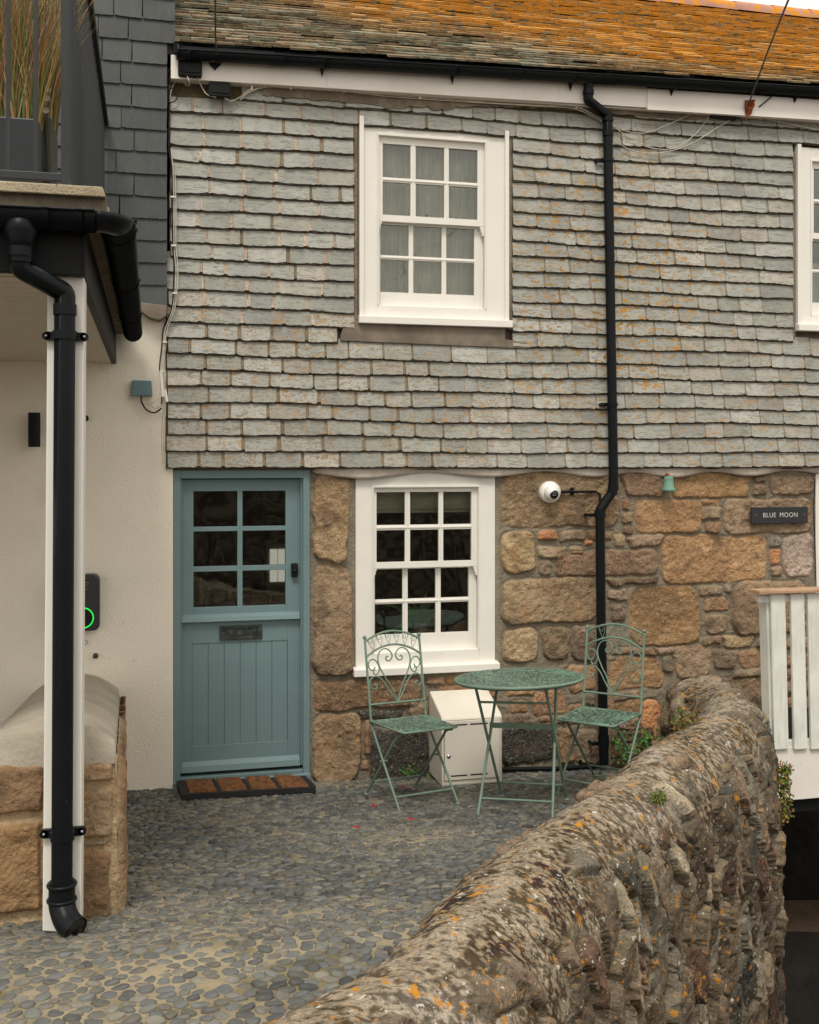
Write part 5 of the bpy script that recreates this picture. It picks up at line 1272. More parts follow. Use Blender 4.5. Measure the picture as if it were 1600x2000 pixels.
# balcony railing
rl = empty('railing', W(128, 360, -3.2)); rl.parent = nh; rl.matrix_parent_inverse = PW(nh).inverted(); bpy.data.objects.remove(rl)
Xr = W(128, 300, -3.2).x; zr0, zr1 = zct + .02, 4.19
b = MB(); b.box((Xr - .014, -3.215, zr0 - .03), (Xr + .014, -3.187, zr1)); newel = b.build('railing', M['grey'], nh, .003)
b = MB(); b.box((Xr - .02, -3.2, zr1), (Xr + .025, NS - .02, zr1 + .045)); b.box((-3, -3.22, zr1), (Xr + .02, -3.17, zr1 + .045)); b.build('handrail', M['blackmatt'], newel, .003)
b = MB(); b.box((Xr - .01, -3.2, zr0 + .03), (Xr + .01, NS - .02, zr0 + .06)); zq = W(60, 343, -3.2).z; b.box((-3, -3.21, zq - .015), (Xr, -3.19, zq + .012)); b.build('bottom_rail', M['grey'], newel, .002)
for px in (-430, -360, -290, -222, -156, -98, -40, 16, 70):
    x_ = W(px, 200, -3.2).x; b = MB(); b.box((x_ - .0065, -3.207, zq), (x_ + .0065, -3.193, zr1)); b.build('baluster', M['grey'], newel)
k = 0; y = -3.10
while y < NS - .03:
    b = MB(); b.tube([(Xr, y, zr0 + .04), (Xr, y, zr1)], .0062, 10); b.build('baluster', M['grey'], newel); y += .112
# planters with grasses
def blades(name, parent, c, n, h0, h1, spread, cols, lean=.5, w=.0016):
    b = MB()
    for k in range(n):
        p = Vector(c) + Vector((R.uniform(-spread[0], spread[0]), R.uniform(-spread[1], spread[1]), 0)); a = R.uniform(0, 6.28); L_ = R.uniform(h0, h1)
        lean_ = lean; d_ = Vector((math.cos(a) * R.uniform(0, lean), math.sin(a) * R.uniform(0, lean), 1)).normalized(); gb_ = Vector((math.cos(a), math.sin(a), -.3)) * R.uniform(.01, .085)
        sd_ = Vector((1, R.uniform(-.5, .5), 0)).normalized(); b.col = tuple(v * R.uniform(.7, 1.3) for v in R.choice(cols)); L0 = []; ns__ = 8
        for i in range(ns__ + 1):
            w_ = w * (1 - i / (ns__ + .6)) * 1.3; L0 += [p - sd_ * w_, p + sd_ * w_]; p = p + d_ * L_ / ns__; d_ = (d_ + gb_ + Vector((R.uniform(-.05, .05), R.uniform(-.05, .05), 0))).normalized()
        b.add(L0, [(2 * i, 2 * i + 1, 2 * i + 3, 2 * i + 2) for i in range(ns__)], False)
    return b.build(name, M['grasses'], parent)
GC = [(.22, .16, .05), (.34, .21, .08), (.10, .13, .03), (.25, .11, .045), (.44, .33, .15), (.07, .10, .022), (.28, .17, .06)]
for k, (xa, xb, pyt, yy, lab) in enumerate(((-60, 74, 222, -2.95, 'dark grey planter box of tall dry grasses behind the balcony bars, larger front one'), (66, 100, 224, -2.75, 'narrow dark grey planter box beside the balcony corner post'))):
    p, q = W(xa, pyt, yy), W(xb, pyt, yy)
    pl_ = empty('planter', ((p.x + q.x) / 2, yy, zct), lab, 'planter', 'planters on the balcony')
    b = MB(); b.box((p.x, yy, zct), (q.x, yy + .3, p.z)); b.build('planter_box', M['grey'], pl_, .006)
    b = MB(); b.box((p.x + .02, yy + .02, p.z), (q.x - .02, yy + .28, p.z + .004)); b.build('soil', M['dirt'], pl_)
    tg_ = empty('ornamental_grass', ((p.x + q.x) / 2, yy + .15, p.z), ('clump of tall straw and green grasses filling the larger balcony planter' if k == 0 else 'reddish dry grasses leaning over the narrow balcony planter'), 'grass plant', 'grasses in the balcony planters')
    blades('grass_blades', tg_, ((p.x + q.x) / 2, yy + .15, p.z), 760 if k == 0 else 300, .3, .95, ((q.x - p.x) / 2, .12), GC, .22)
# daisy heads
for (px, py, lb) in ((94, 175, 'topmost'), (80, 194, 'leftmost'), (92, 192, 'rightmost middle'), (90, 216, 'lowest')):
    b = MB(); p = W(px, py, -2.8); b.col = (.5, .48, .4)
    for q_ in range(9):
        a = q_ * .7; b.add([p, p + Vector((math.cos(a) * .012, -.003, math.sin(a) * .012)), p + Vector((math.cos(a + .5) * .012, -.003, math.sin(a + .5) * .012))], [(0, 1, 2)])
    b.col = (.12, .12, .04); b.tube([p + Vector((0, .004, 0)), p + Vector((.01, .01, -.25))], .0012, 5)
    tag(b.build('daisy', M['grasses']), lb + ' small white flower head among the balcony grasses', 'flower', 'white flowers among the balcony grasses')
# wall light (cylinder), charger, stud, hook, box
p0, p1 = W(67, 806, NY - .07), W(67, 873, NY - .07); b = MB(); b.tube([p0, p1], .036, 20); wl_ = b.build('wall_light', M['blackmatt']); tag(wl_, 'black cylinder wall light on the cream wall left of the porch post', 'wall light')
q = W(72, 838, NY - .03); b = MB(); b.tube([q, q + Vector((0, .035, 0))], .02, 12); b.build('mount', M['blackmatt'], wl_)
p = W(167, 817, NY - .02); b = MB(); b.tube([p + Vector((0, -.02, 0)), p + Vector((0, .03, 0))], .02, 14); tag(b.build('wall_stud', M['black']), 'small black fitting on the cream wall half hidden by the porch post', 'fitting')
# charger
cx = W(158, 1178, NY - .05); cw_, chh = .12, W(158, 1122, NY - .08).z - W(158, 1233, NY - .08).z
xe_ = W(195, 1178, NY - .08).x; cx = Vector((xe_ - .125, NY - .08, (W(158, 1122, NY - .08).z + W(158, 1233, NY - .08).z) / 2))
evc = empty('car_charger', cx, 'dark grey wall charger with glowing green ring behind the porch post', 'charger')
def rrect(cx_, cz_, hw, hh, r, n=6):
    pts = []
    for (sx, sz_, a0) in ((1, 1, 0), (-1, 1, 90), (-1, -1, 180), (1, -1, 270)):
        for k in range(n + 1):
            a = math.radians(a0 + 90 * k / n); pts.append((cx_ + sx * (hw - r) + math.cos(a) * r, cz_ + sz_ * (hh - r) + math.sin(a) * r))
    return pts
b = MB(); b.prism(rrect(cx.x, cx.z, .125, chh / 2, .04), NY, NY - .085); b.build('charger_body', M['chargerbody'], evc, .012, seg=3)
rc = W(162, 1207, NY - .088); rc.x = W(183, 1207, NY - .088).x - .064
b = MB(); b.tube([rc + Vector((math.cos(a) * .062, 0, math.sin(a) * .062)) for a in np.linspace(0, 6.283, 40, endpoint=False)], .004, 6, closed=True); b.build('light_ring', M['led'], evc)
b = MB(); b.tube([rc + Vector((0, -.004, 0)), rc + Vector((0, .004, 0))], .058, 28); b.build('socket', M['lens'], evc)
lc_ = Vector((rc.x + .012, NY - .0865, W(170, 1144, NY - .087).z)); lc_.x = W(169, 1144, NY - .087).x
text('EV', 'logo', (lc_.x - .004, NY - .0862, lc_.z), .022, M['metal'], evc, .0004)
b = MB(); b.tube([lc_ + Vector((-.004 + math.cos(a) * .022, 0, math.sin(a) * .022)) for a in np.linspace(.6, 5.2, 26)], .0012, 5); b.build('logo_ring', M['metal'], evc)
p = W(168, 1254, NY - .02); b = MB(); b.tube(catmull([p + Vector((-.03, 0, .008)), p + Vector((0, -.004, .008)), p + Vector((.012, -.006, 0)), p + Vector((0, -.004, -.012)), p + Vector((-.03, 0, -.014))], 4), .003, 6); tag(b.build('cable_hook', M['metal']), 'small steel hook on the cream wall below the charger', 'hook')
p = W(187, 1281, NY - .008); b = MB(); b.smooth = True; b.lathe(p, [(0, -.016), (.012, -.015), (.017, -.006), (.017, .01)], 18, 'y'); tag(b.build('wall_stud', M['chargerbody']), 'round dark stud on the cream wall above the concrete cap', 'fitting')
p, q = W(256, 743, NY - .03), W(298, 774, NY - .03); b = MB()
b.prism([(p.x + .006, p.z), (q.x - .006, p.z), (q.x, q.z), (p.x, q.z)], NY, NY - .05); tag(b.build('junction_box', M['teal'], None, .006, seg=3), 'blue-grey plastic junction box on the cream wall with loose cables', 'junction box')
# garden wall with rounded cement cap (left foreground)
gw = empty('garden_wall', (-.6, -1.8, 0), 'low sandstone block wall with smooth rounded cement cap behind the porch post', 'wall')
BR = W(235, 1550, NY); FRp = G(220, 1786); FLx = W(-25, 1600, FRp.y).x
yF = FRp.y; xFR = W(229, 1700, yF).x; xBR = BR.x
zF = W(200, 1486, yF).z; zB = W(236, 1360, NY).z
def ptop(t): return zF + (zB - zF) * t
xBL = W(20, 1480, yF).x; 
# left edge from photo: cap meets cream wall left beyond the post
xl0 = W(-60, 1486, yF).x; xl1 = W(120, 1310, NY).x - .18
NT, NU = 90, 70
t_ = np.linspace(0, 1, NT); u_ = np.linspace(0, 1, NU)
TT, UU = np.meshgrid(t_, u_, indexing='ij')
XLt = xl0 + (xl1 - xl0) * TT; XRt = xFR + (xBR - xFR) * TT; Yt = yF + (NY - yF) * TT
Xc_ = XLt + (XRt - XLt) * UU
ht = .155 * np.sin(math.pi * (.04 + .92 * UU)) ** .7
zz_ = zF + (zB - zF) * TT + ht * (1 - .22 * np.exp(-TT * 30)) + (fbm(Xc_ * 5, Yt * 5, 0, 3, 7) - .5) * .02
Yt2 = Yt + np.where(TT < .02, .0, 0)
cv_ = np.stack([Xc_, Yt2 - .01 * (TT < .012), zz_], -1)
cv_[0, :, 2] = zF - .01 + (fbm(u_ * 9, u_ * 0, 0, 3, 3) - .5) * .02; cv_[0, :, 1] += .0; cv_[1, :, 1] = yF + .004; cv_[1, :, 2] = zF + .03 + ht[1] * .45; cv_[2, :, 1] = yF + .03; cv_[2, :, 2] = zF + .03 + ht[2] * .8
cv_[:, -1, 2] -= .07
npmesh('cement_cap', cv_.reshape(-1, 3), grid_quads(NT, NU), M['capcement'], gw, None, True)
# block faces as height fields
def blockface(name, P0, P1, z0a, z1f, nx_, nz_, outn, seed, blocks=None):
    """vertical face from P0 to P1 (plan), z from z0a up to z1f(t)"""
    tt = np.linspace(0, 1, nx_); vv = np.linspace(0, 1, nz_); T_, V_ = np.meshgrid(tt, vv, indexing='ij')
    Ln = math.hypot(P1[0] - P0[0], P1[1] - P0[1]); X_ = P0[0] + (P1[0] - P0[0]) * T_; Y_ = P0[1] + (P1[1] - P0[1]) * T_
    zt_ = z1f[0] + (z1f[1] - z1f[0]) * T_; zb_ = z0a[0] + (z0a[1] - z0a[0]) * T_; Z_ = zb_ + (zt_ - zb_) * V_
    sL = T_ * Ln
    hg = np.zeros(T_.shape); cl_ = np.tile(np.array((.44, .33, .20)), (*T_.shape, 1)); 
    wx_ = sL + (fbm(sL * 8, Z_ * 8, 0, 3, seed) - .5) * .03; wz_ = Z_ + (fbm(sL * 8, Z_ * 8, 0, 3, seed + 5) - .5) * .03
    for n, (a, c, d, e, colr) in enumerate(blocks):
        hx, hz = (c - a) / 2, (e - d) / 2; rr = .016; ex_ = np.abs(wx_ - (a + c) / 2) - hx + rr; ez_ = np.abs(wz_ - (d + e) / 2) - hz + rr
        s__ = np.hypot(np.maximum(ex_, 0), np.maximum(ez_, 0)) + np.minimum(np.maximum(ex_, ez_), 0) - rr
        m_ = sm(-s__, -.002, .008)
        h_ = sm(-s__, -.002, .014) * (.026 + (fbm(sL * 11, Z_ * 11, n, 4, seed + 9) - .5) * .032)
        hg = np.maximum(hg, h_); cl_ = cl_ * (1 - m_[..., None]) + np.array(colr) * m_[..., None]
    hg += (fbm(sL * 20, Z_ * 20, 0, 3, seed + 3) - .5) * .008
    vv_ = np.stack([X_ + outn[0] * hg, Y_ + outn[1] * hg, Z_], -1)
    npmesh(name, vv_.reshape(-1, 3), grid_quads(nx_, nz_), M['sand'], gw, cl_.reshape(-1, 3), True)
sA, sB, sC = (.29, .18, .09), (.235, .15, .085), (.33, .24, .145)
Lf = xFR - xl0
def fu_(px): return W(px, 1600, yF).x - xl0
def fz_(py): return W(120, py, yF).z
blockface('stone_face', (xl0, yF), (xFR, yF), (gz(-.5, yF) - .08,) * 2, (zF + .02, zF + .02), 150, 110, (0, -1), 301,
          [(fu_(-70), fu_(84), fz_(1583), fz_(1490), sB), (fu_(-70), fu_(84), fz_(1768), fz_(1600), sA), (fu_(92), fu_(224), fz_(1530), fz_(1492), sC), (fu_(92), fu_(222), fz_(1640), fz_(1540), sC), (fu_(170), fu_(216), fz_(1656), fz_(1645), (.27, .23, .17)), (fu_(92), fu_(220), fz_(1800), fz_(1664), sB)])
Lr = math.hypot(xBR - xFR, NY - yF)
g0, g1 = gz(xFR, yF), gz(xBR, NY)
bl = []
for r_ in range(4):
    za = g0 - .05 + r_ * .14 - .02; x = 0
    while x < Lr: wd = R.uniform(.25, .5); bl.append((x + .012, x + wd - .012, za - .25 + .012, za + .13 - .25 + .12, R.choice([sA, sB, sC]))); x += wd
blockface('stone_face', (xFR, yF), (xBR, NY), (g0 - .12, g1 - .12), (zF + .02, zB + .0), 260, 90, (1, 0), 333, [(a, c, d, e, k) for a, c, d, e, k in bl])
b = MB(); b.hexa([(xl0, yF + .02, 0), (xFR - .02, yF + .02, 0), (xBR - .02, NY, -.1), (xl1, NY, -.1)], [(xl0, yF + .02, zF), (xFR - .02, yF + .02, zF), (xBR - .02, NY, zB), (xl1, NY, zB)]); b.build('wall_core', M['cement'], gw)
# ================================================================== CABLES & SMALL THINGS
def cable(pts, r, name, m, label=None, n=8, parent=None, seg=6, labels=None, group=None):
    L_ = pts if isinstance(pts[0], list) else [pts]
    for k, pl_ in enumerate(L_):
        b = MB(); b.tube(catmull([Vector(p) for p in pl_], n), r, seg); o = b.build(name, m, parent)
        lb = labels[k] if labels else label
        if lb: tag(o, lb, 'cable', group)
    return o
def clips(specs, name, m, cat, group, size):
    """each clip its own object; specs: (point, label)"""
    for p, lb in specs:
        b = MB(); b.box((p.x - size[0], p.y - .012, p.z - size[1]), (p.x + size[0], p.y + .03, p.z + size[2])); tag(b.build(name, m), lb, cat, group)
CY = SY - .045
wc = [[W(470, 190, CY), W(492, 172, CY), W(530, 164, CY), W(600, 170, CY), W(670, 173, CY), W(760, 182, CY), W(850, 190, CY), W(960, 198, CY), W(1060, 202, CY), W(1120, 206, CY), W(1165, 226, CY), W(1175, 234, CY)]]
def off(pl_, dx, dy):
    return [W_ + Vector((dx, -.004, dy + .004 * math.sin(i * 1.7 + dx * 900))) for i, W_ in enumerate(pl_)]
cable([wc[0], off(wc[0], .004, -.012), off(wc[0], -.004, -.020)], .0032, 'cable', M['cable'], labels=['uppermost of the three off-white cables clipped under the white fascia', 'middle of the three off-white cables clipped under the white fascia', 'lowest of the three off-white cables clipped under the white fascia'], group='cables under the fascia')
clips([(W(px, py, CY), lb) for px, py, lb in ((492, 170, 'small white clip where the cables rise beside the lower black box'), (568, 168, 'small white clip under the fascia, second from the black boxes'), (672, 174, 'small white clip under the fascia, left of the upstairs window top'), (820, 187, 'small white clip under the fascia, above the middle of the upstairs window'), (1126, 206, 'small white clip under the fascia, beside the downpipe bend'))], 'cable_clip', M['whitefascia'], 'cable clip', 'clips on the cables', (.006, .022, .008))
hang = [[W(1197, 244, CY), W(1222, 256, CY), W(1258, 260, CY), W(1290, 250, CY), W(1330, 232, CY), W(1350, 224, CY), W(1378, 225, CY)],
        [W(1197, 246, CY), W(1225, 266, CY), W(1262, 286, CY), W(1300, 292, CY), W(1330, 284, CY), W(1360, 260, CY), W(1384, 230, CY)],
        [W(1197, 266, CY), W(1225, 290, CY), W(1265, 299, CY), W(1305, 296, CY), W(1350, 281, CY), W(1400, 250, CY), W(1436, 228, CY)]]
cable(hang, .0032, 'cable', M['cable'], labels=['shallowest of three off-white cables sagging across the slates right of the downpipe', 'middle of three off-white cables sagging across the slates right of the downpipe', 'deepest of three off-white cables sagging across the slates right of the downpipe'], group='cables sagging across the slates')
cable([[W(1490, 232, CY), W(1530, 240, CY), W(1600, 254, CY)]], .0032, 'cable', M['cable'], 'single off-white cable running off the right edge under the fascia')
b = MB(); p, q = W(1388, 226, CY), W(1436, 232, CY); b.tube([p, q], .016, 12); b.tube(catmull([W(1430, 232, CY), W(1460, 225, CY), W(1490, 203, FY - .03), W(1508, 188, FY - .03)], 5), .005, 8); tag(b.build('cable_joint', M['bcable']), 'black cable joint tube hanging under the right fascia', 'cable joint')
# black boxes
for (px0_, py0_, px1_, py1_, Yq, lab) in ((348, 114, 395, 150, FY - .04, 'black junction box on the white fascia by the dark slates'), (407, 158, 452, 190, SY - .10, 'black junction box just under the fascia, lower of two')):
    p, q = W(px0_, py0_, Yq), W(px1_, py1_, Yq); b = MB(); b.prism(rrect((p.x + q.x) / 2, (p.z + q.z) / 2, (q.x - p.x) / 2, (p.z - q.z) / 2, .018, 4), Yq, Yq + .045); jb = b.build('junction_box', M['blackmatt'], None, .006); tag(jb, lab, 'junction box', 'black junction boxes under the eaves')
    b = MB(); b.prism(rrect((p.x + q.x) / 2, (p.z + q.z) / 2, (q.x - p.x) / 2 - .012, (p.z - q.z) / 2 - .02, .012, 4), Yq - .006, Yq + .01); b.build('lid', M['blackmatt'], jb, .003)
V_ = SY - .03
cable([[W(366, 149, FY - .03), W(370, 160, FY - .04), W(368, 168, V_), W(352, 158, V_), W(342, 160, V_), W(334, 180, V_), W(332, 200, V_)],
       [W(386, 149, FY - .03), W(392, 165, V_ - .04), W(404, 184, V_ - .05), W(422, 190, V_ - .06)], [W(436, 189, V_ - .05), W(446, 196, V_ - .04), W(462, 194, V_), W(480, 184, CY), W(492, 172, CY)],
       [W(440, 190, V_ - .05), W(452, 197, V_ - .04), W(468, 190, V_), W(492, 174, CY)]], .0032, 'cable', M['cable'], labels=['off-white cable looping left from the upper black junction box', 'off-white cable sagging between the two black junction boxes', 'off-white cable leaving the lower black junction box', 'second off-white cable leaving the lower black junction box, hanging slightly lower'], group='cables at the black junction boxes')
vx = [(333, 200), (334, 290), (338, 330), (340, 400), (340, 480), (344, 530), (338, 600), (324, 640), (318, 680), (316, 720), (318, 760), (320, 790), (316, 850), (318, 905)]
vc = [W(x_, y_, V_ - .02) for x_, y_ in vx]
cable([vc[1:], off(vc[2:], .012, .0)], .0034, 'cable', M['cable'], labels=['left one of two off-white cables down the joint between the houses', 'right one of two off-white cables down the joint between the houses'], group='cables down the joint between the houses')
bc_ = [W(x_ - 4 + (i % 2) * 2, y_, V_ - .012) for i, (x_, y_) in enumerate([(348, 121), (336, 132), (331, 150)] + vx[:12])]
cable([bc_, [W(331 + 3 + 13 * math.cos(a), 186 - 14 * math.sin(a), V_ - .02) for a in np.linspace(0, 6.2, 14)]], .0045, 'cable', M['bcable'], labels=['black cable running down the joint between the two houses', 'coiled loop of black cable at the top of the joint between the houses'])
clips([(W(x_, y_, V_ - .03), 'pale clip on the cables between the houses, ' + lb) for x_, y_, lb in ((338, 385, 'topmost of five'), (339, 480, 'second from the top'), (341, 573, 'third from the top'), (322, 668, 'fourth from the top, on the cream wall'), (317, 725, 'lowest, above the white sleeve'))], 'cable_clip', M['whitefascia'], 'cable clip', 'clips on the cables', (.014, .004, .004))
for (xa_, ya_, xb_, yb_, lb) in ((314, 725, 318, 775, 'longer white sleeve taped to the cables beside the cream wall'), (322, 762, 326, 785, 'short white sleeve taped to the cables against the slates')):
    b = MB(); b.tube([W(xa_, ya_, V_ - .03), W(xb_, yb_, V_ - .03)], .011, 10); tag(b.build('cable_sleeve', M['whitefascia']), lb, 'cable sleeve')
cable([[W(276, 773, NY - .03), W(277, 785, NY - .05), W(286, 800, NY - .04), W(302, 806, NY - .03), W(316, 797, NY - .03)]], .0055, 'cable', M['bcable'], 'thick black cable looping from the blue-grey box')
cable([[W(290, 773, NY - .03), W(292, 787, NY - .05), W(302, 797, NY - .04), W(316, 792, NY - .03)], [W(266, 773, NY - .03), W(272, 785, NY - .04), W(290, 790, NY - .04), W(314, 776, NY - .03)]], .003, 'cable', M['cable'], labels=['thin white cable looping low from the right of the blue-grey box', 'thin white cable looping from the left of the blue-grey box'])
# overhead lines
q = W(1462, 205, FY - .03)
cable([[q, W(1500, 100, -1.2), W(1548, -20, -2.6), W(1600, -150, -4.0)]], .0055, 'overhead_cable', M['bcable'], 'thin black overhead line dropping to the rusty bracket on the right fascia')
b = MB(); b.add([W(1455, 196, FY - .022), W(1476, 194, FY - .022), W(1468, 222, FY - .022), W(1458, 232, FY - .022), W(1455, 215, FY - .022)], [(0, 4, 3, 2, 1)]); b.add([W(1455, 196, FY - .02), W(1476, 194, FY - .02), W(1468, 222, FY - .02), W(1458, 232, FY - .02), W(1455, 215, FY - .02)], [(0, 1, 2, 3, 4)])
b.tube(catmull([W(1462, 197, FY - .03), W(1458, 205, FY - .04), W(1465, 214, FY - .04), W(1473, 206, FY - .04), W(1470, 196, FY - .03)], 4), .006, 7); tag(b.build('cable_bracket', M['rust']), 'rusty cable bracket on the right end of the white fascia', 'bracket')
cable([[W(423, 113, FY - .03), W(421, 60, -1.0), W(421, -20, -2.0), W(421, -120, -3.0)]], .005, 'overhead_cable', M['bcable'], 'thin black overhead line dropping to the triangular bracket on the left fascia')
cable([[W(423, 113, FY - .03), W(424, 106, FY - .09), W(415, 116, FY - .04), W(395, 119, FY - .03)]], .004, 'cable', M['bcable'], 'short black cable tail from the overhead line to the junction box')
b = MB(); p = W(420, 130, FY); P4 = [W(407, 124, FY), W(433, 125, FY), W(420, 138, FY)]; b.prism([(v.x, v.z) for v in P4], FY - .012, FY + .001); b.tube([W(420, 126, FY - .015), W(423, 112, FY - .03)], .004, 6); tag(b.build('cable_bracket', M['blackmatt']), 'small black triangular cable bracket on the left fascia', 'bracket')
cable([[W(1592, 935, -.05), W(1590, 990, -.03), W(1592, 1060, -.03), W(1594, 1145, -.03)]], .004, 'cable', M['bcable'], 'thin black cable down the white door casing at the right edge')
# spare loose pebbles, leaves, petals
def lump(p, r, col, sq=(1.3, 1, .62)):
    b = MB(); vs = []; fs = []; nn = 12; b.col = col; ph_ = R.uniform(0, 6)
    for i in range(8):
        for k in range(nn):
            a = 2 * math.pi * k / nn; e = math.pi * i / 7; rr = r * (1 + .1 * math.sin(2 * a + ph_) + .06 * math.sin(3 * a + ph_ * 2)); vs.append(p + Vector((rr * math.sin(e) * math.cos(a) * sq[0], rr * math.sin(e) * math.sin(a) * sq[1], rr * math.cos(e) * sq[2])))
    for i in range(7):
        for k in range(nn): fs.append((i * nn + k, (i + 1) * nn + k, (i + 1) * nn + (k + 1) % nn, i * nn + (k + 1) % nn))
    b.add(vs, fs, True); return b
for (px, py, r, hh, lab) in ((33, 1775, .026, .03, 'pale loose pebble lying on top of another at the sandstone wall foot'), (41, 1786, .026, .01, 'flat loose pebble under the leaning one at the sandstone wall foot'), (72, 1790, .024, .012, 'rounded loose pebble just left of the porch post foot'), (255, 1700, .018, .012, 'single loose pebble on the cobbles beside the sandstone wall')):
    p = G(px, py + 8); tag(lump(p + Vector((0, 0, hh + .006)), r, (.17, .165, .15)).build('loose_pebble', M['pebble']), lab, 'pebble', 'loose pebbles by the sandstone wall')
PL = [((788, 1545), 'red petal on the cobbles under the left chair'), ((732, 1582), 'red petal on the cobbles left of the left chair foot'), ((803, 1609), 'largest red petal, on bare cobbles in front of the left chair'), ((696, 1625), 'red petal farthest left on the cobbles')]
for (pp, lab) in PL:
    p = G(*pp) + Vector((0, 0, .024)); b = MB(); s2 = .015; vs = []
    for k in range(5): u = -1 + k * .5; vs += [p + Vector((u * s2, -.006 * (1 - u * u) - .002, .004 * math.sin(k * 2))), p + Vector((u * s2, .008 * (1 - u * u) + .003, .006 + .003 * math.cos(k)))]
    b.add(vs, [(2 * k, 2 * k + 1, 2 * k + 3, 2 * k + 2) for k in range(4)]); tag(b.build('petal', M['petal']), lab, 'petal', 'fallen red petals on the cobbles')
# weeds
def weed(px, py, Yp, n, rad, lab, cols, ls=.012, flat=.5, cat='plant', z=None, drop=0):
    c = W(px, py, Yp) if z is None else Wz(px, py, z); b = MB()
    for k in range(n):
        d_ = Vector((R.gauss(0, 1), R.gauss(0, 1) * flat, R.gauss(0, .8))); d_ = d_.normalized() * rad * R.random() ** .5
        if drop: d_.z -= drop * R.random() ** 1.3; d_.x += (R.random() - .5) * .02
        p = c + d_; nn_ = Vector((R.gauss(0, .6), -1, R.gauss(0, .6) + .5)).normalized(); u = nn_.orthogonal().normalized(); a_ = R.uniform(0, 6.28); v = nn_.cross(u); u, v = u * math.cos(a_) + v * math.sin(a_), v * math.cos(a_) - u * math.sin(a_)
        l_ = ls * R.uniform(.6, 1.4); b.col = tuple(x_ * R.uniform(.6, 1.4) for x_ in R.choice(cols))
        pts = [p + (u * math.cos(t) * l_ + v * math.sin(t) * l_ * .8) + nn_ * .002 * math.cos(3 * t) for t in np.linspace(0, 6.283, 6, endpoint=False)]
        b.add(pts, [tuple(range(6))], False)
    for k in range(max(3, n // 12)):
        b.col = (.08, .09, .03); e = c + Vector((R.gauss(0, rad * .5), R.gauss(0, rad * .3), R.gauss(0, rad * .5))); b.tube([c + Vector((0, .01, -rad * .6)), e], .0012, 4)
    tag(b.build('weed', M['leaf']), lab, cat)
GR = [(.05, .12, .025), (.08, .17, .03), (.04, .09, .02), (.11, .18, .04)]; MS = [(.12, .15, .02), (.20, .16, .03), (.28, .13, .04), (.08, .12, .02)]
weed(1232, 1462, -.10, 150, .16, 'leafy green weeds at the wall foot behind the right chair', GR, .013)
weed(1275, 1450, -.12, 60, .10, 'few sprigs of ivy where the patio meets the stone wall', GR, .012)
weed(798, 1508, -.10, 45, .07, 'small green weed at the wall foot behind the left chair', GR, .010)
weed(842, 1520, -.12, 14, .035, 'tiny weed tucked beside the meter box', GR, .008)
weed(1150, 1385, -.05, 60, .05, 'dark fern tuft in the stone joint beside the downpipe', [(.05, .08, .02), (.03, .06, .015)], .010)
weed(1340, 1412, None, 150, .09, 'mossy green and orange stonecrop on the inner edge of the curved wall', MS, .008, z=.56)
weed(1286, 1558, None, 110, .04, 'small moss tuft on the outer side of the curved wall', [(.09, .14, .02), (.13, .15, .03)], .006, 1., z=.62)
weed(1532, 1500, None, 420, .05, 'stonecrop trailing down the right edge of the curved wall', MS, .009, 1., z=.24, drop=.30)
weed(1172, 1522, -.3, 30, .05, 'small weed by the downpipe foot', GR, .009)
b = MB(); p = G(1041, 1600) + Vector((0, 0, .02)); b.col = (.2, .22, .05); b.tube([p, p + Vector((.004, 0, .07))], .0015, 5)
for k in range(7): q = p + Vector((R.uniform(-.01, .01), 0, .03 + k * .007)); b.add([q, q + Vector((.008, -.002, .006)), q + Vector((-.002, -.002, .009))], [(0, 1, 2)])
tag(b.build('weed', M['leaf']), 'single thin weed stalk growing from the cobbles beside the curved wall', 'plant')
# ================================================================== OPPOSITE HOUSE (behind the camera, mirrored in the panes)
oh = empty('opposite_house', (2, -13, 0), 'stone house with slate roof mirrored in the upstairs panes', 'house')
b = MB(); b.box((-4, -18, -3), (11, -14.5, 2.6)); b.build('wall', M['opp'], oh)
b = MB(); b.hexa([(-4.3, -14.2, 2.6), (11.3, -14.2, 2.6), (11.3, -18.3, 2.6), (-4.3, -18.3, 2.6)], [(-4.3, -16.2, 4.6), (11.3, -16.2, 4.6), (11.3, -16.3, 4.6), (-4.3, -16.3, 4.6)]); b.build('roof', M['dslate'], oh)
for v in oh.children[1].data.attributes['Col'].data: v.color = (.12, .12, .12, 1)
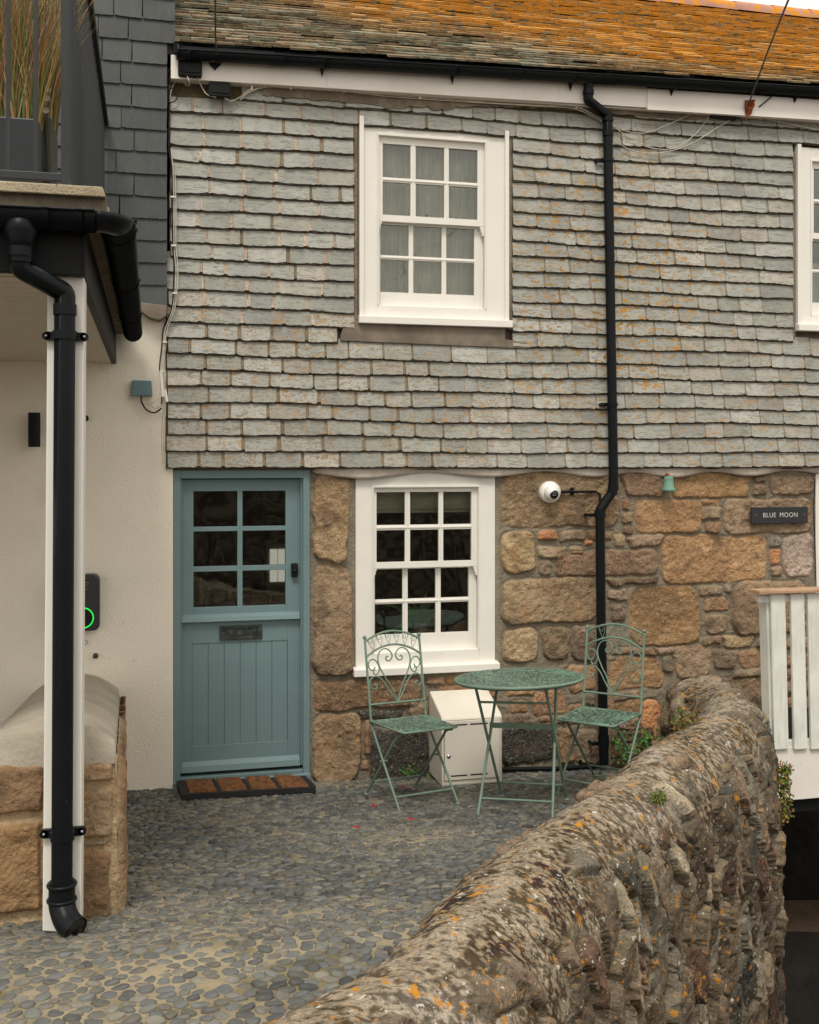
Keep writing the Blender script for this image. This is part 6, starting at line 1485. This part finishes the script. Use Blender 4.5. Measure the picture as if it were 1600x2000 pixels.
# ================================================================== WORLD, SUN, CAMERA
wd_ = bpy.data.worlds.new("World"); scene.world = wd_; wd_.use_nodes = True; N = wd_.node_tree.nodes; L = wd_.node_tree.links
bg = N['Background']; sky = N.new('ShaderNodeTexSky'); sky.sky_type = 'NISHITA'; sky.sun_disc = False
SE, SR = math.radians(57), math.radians(200)
sky.sun_elevation = SE; sky.sun_rotation = SR; sky.air_density = 1.5; sky.dust_density = 5
# overcast veil: brighter towards the zenith
tc = N.new('ShaderNodeTexCoord'); sx = N.new('ShaderNodeSeparateXYZ'); L.new(tc.outputs['Generated'], sx.inputs[0])
mr_ = N.new('ShaderNodeMapRange'); mr_.inputs[1].default_value = -.05; mr_.inputs[2].default_value = 1.; mr_.inputs[3].default_value = .62; mr_.inputs[4].default_value = 1.15; L.new(sx.outputs[2], mr_.inputs[0])
cl = N.new('ShaderNodeCombineColor')
vm = N.new('ShaderNodeVectorMath'); vm.operation = 'SCALE'; vm.inputs[0].default_value = (18.0, 16.9, 15.3); L.new(mr_.outputs[0], vm.inputs['Scale'])
mx_ = N.new('ShaderNodeMix'); mx_.data_type = 'RGBA'; mx_.inputs[0].default_value = .88; L.new(sky.outputs[0], mx_.inputs[6]); L.new(vm.outputs[0], mx_.inputs[7]); L.new(mx_.outputs[2], bg.inputs[0])
bg.inputs[1].default_value = .085
sn = bpy.data.lights.new('sun', 'SUN'); sn.energy = 1.9; sn.angle = math.radians(16); sn.color = (1, .95, .87); so_ = bpy.data.objects.new('sun', sn); COL.objects.link(so_)
dv = Vector((math.sin(math.radians(200)) * math.cos(SE) * 1.0, math.cos(math.radians(200)) * math.cos(SE), math.sin(SE)))
so_.rotation_euler = dv.to_track_quat('Z', 'Y').to_euler()
cam = bpy.data.cameras.new('camera'); co = bpy.data.objects.new('camera', cam); COL.objects.link(co); co.location = (0, -D, H)
co.rotation_euler = (math.pi / 2, 0, -TH); cam.sensor_fit = 'VERTICAL'; cam.sensor_height = 36; cam.sensor_width = 28.8; cam.lens = 36 * F / 2000; cam.shift_y = -.05; cam.clip_end = 500; cam.clip_start = .05
scene.camera = co
scene.view_settings.view_transform = 'Standard'; scene.view_settings.look = 'None'; scene.view_settings.gamma = 1; scene.view_settings.exposure = .0
scene.render.resolution_x = 819; scene.render.resolution_y = 1024
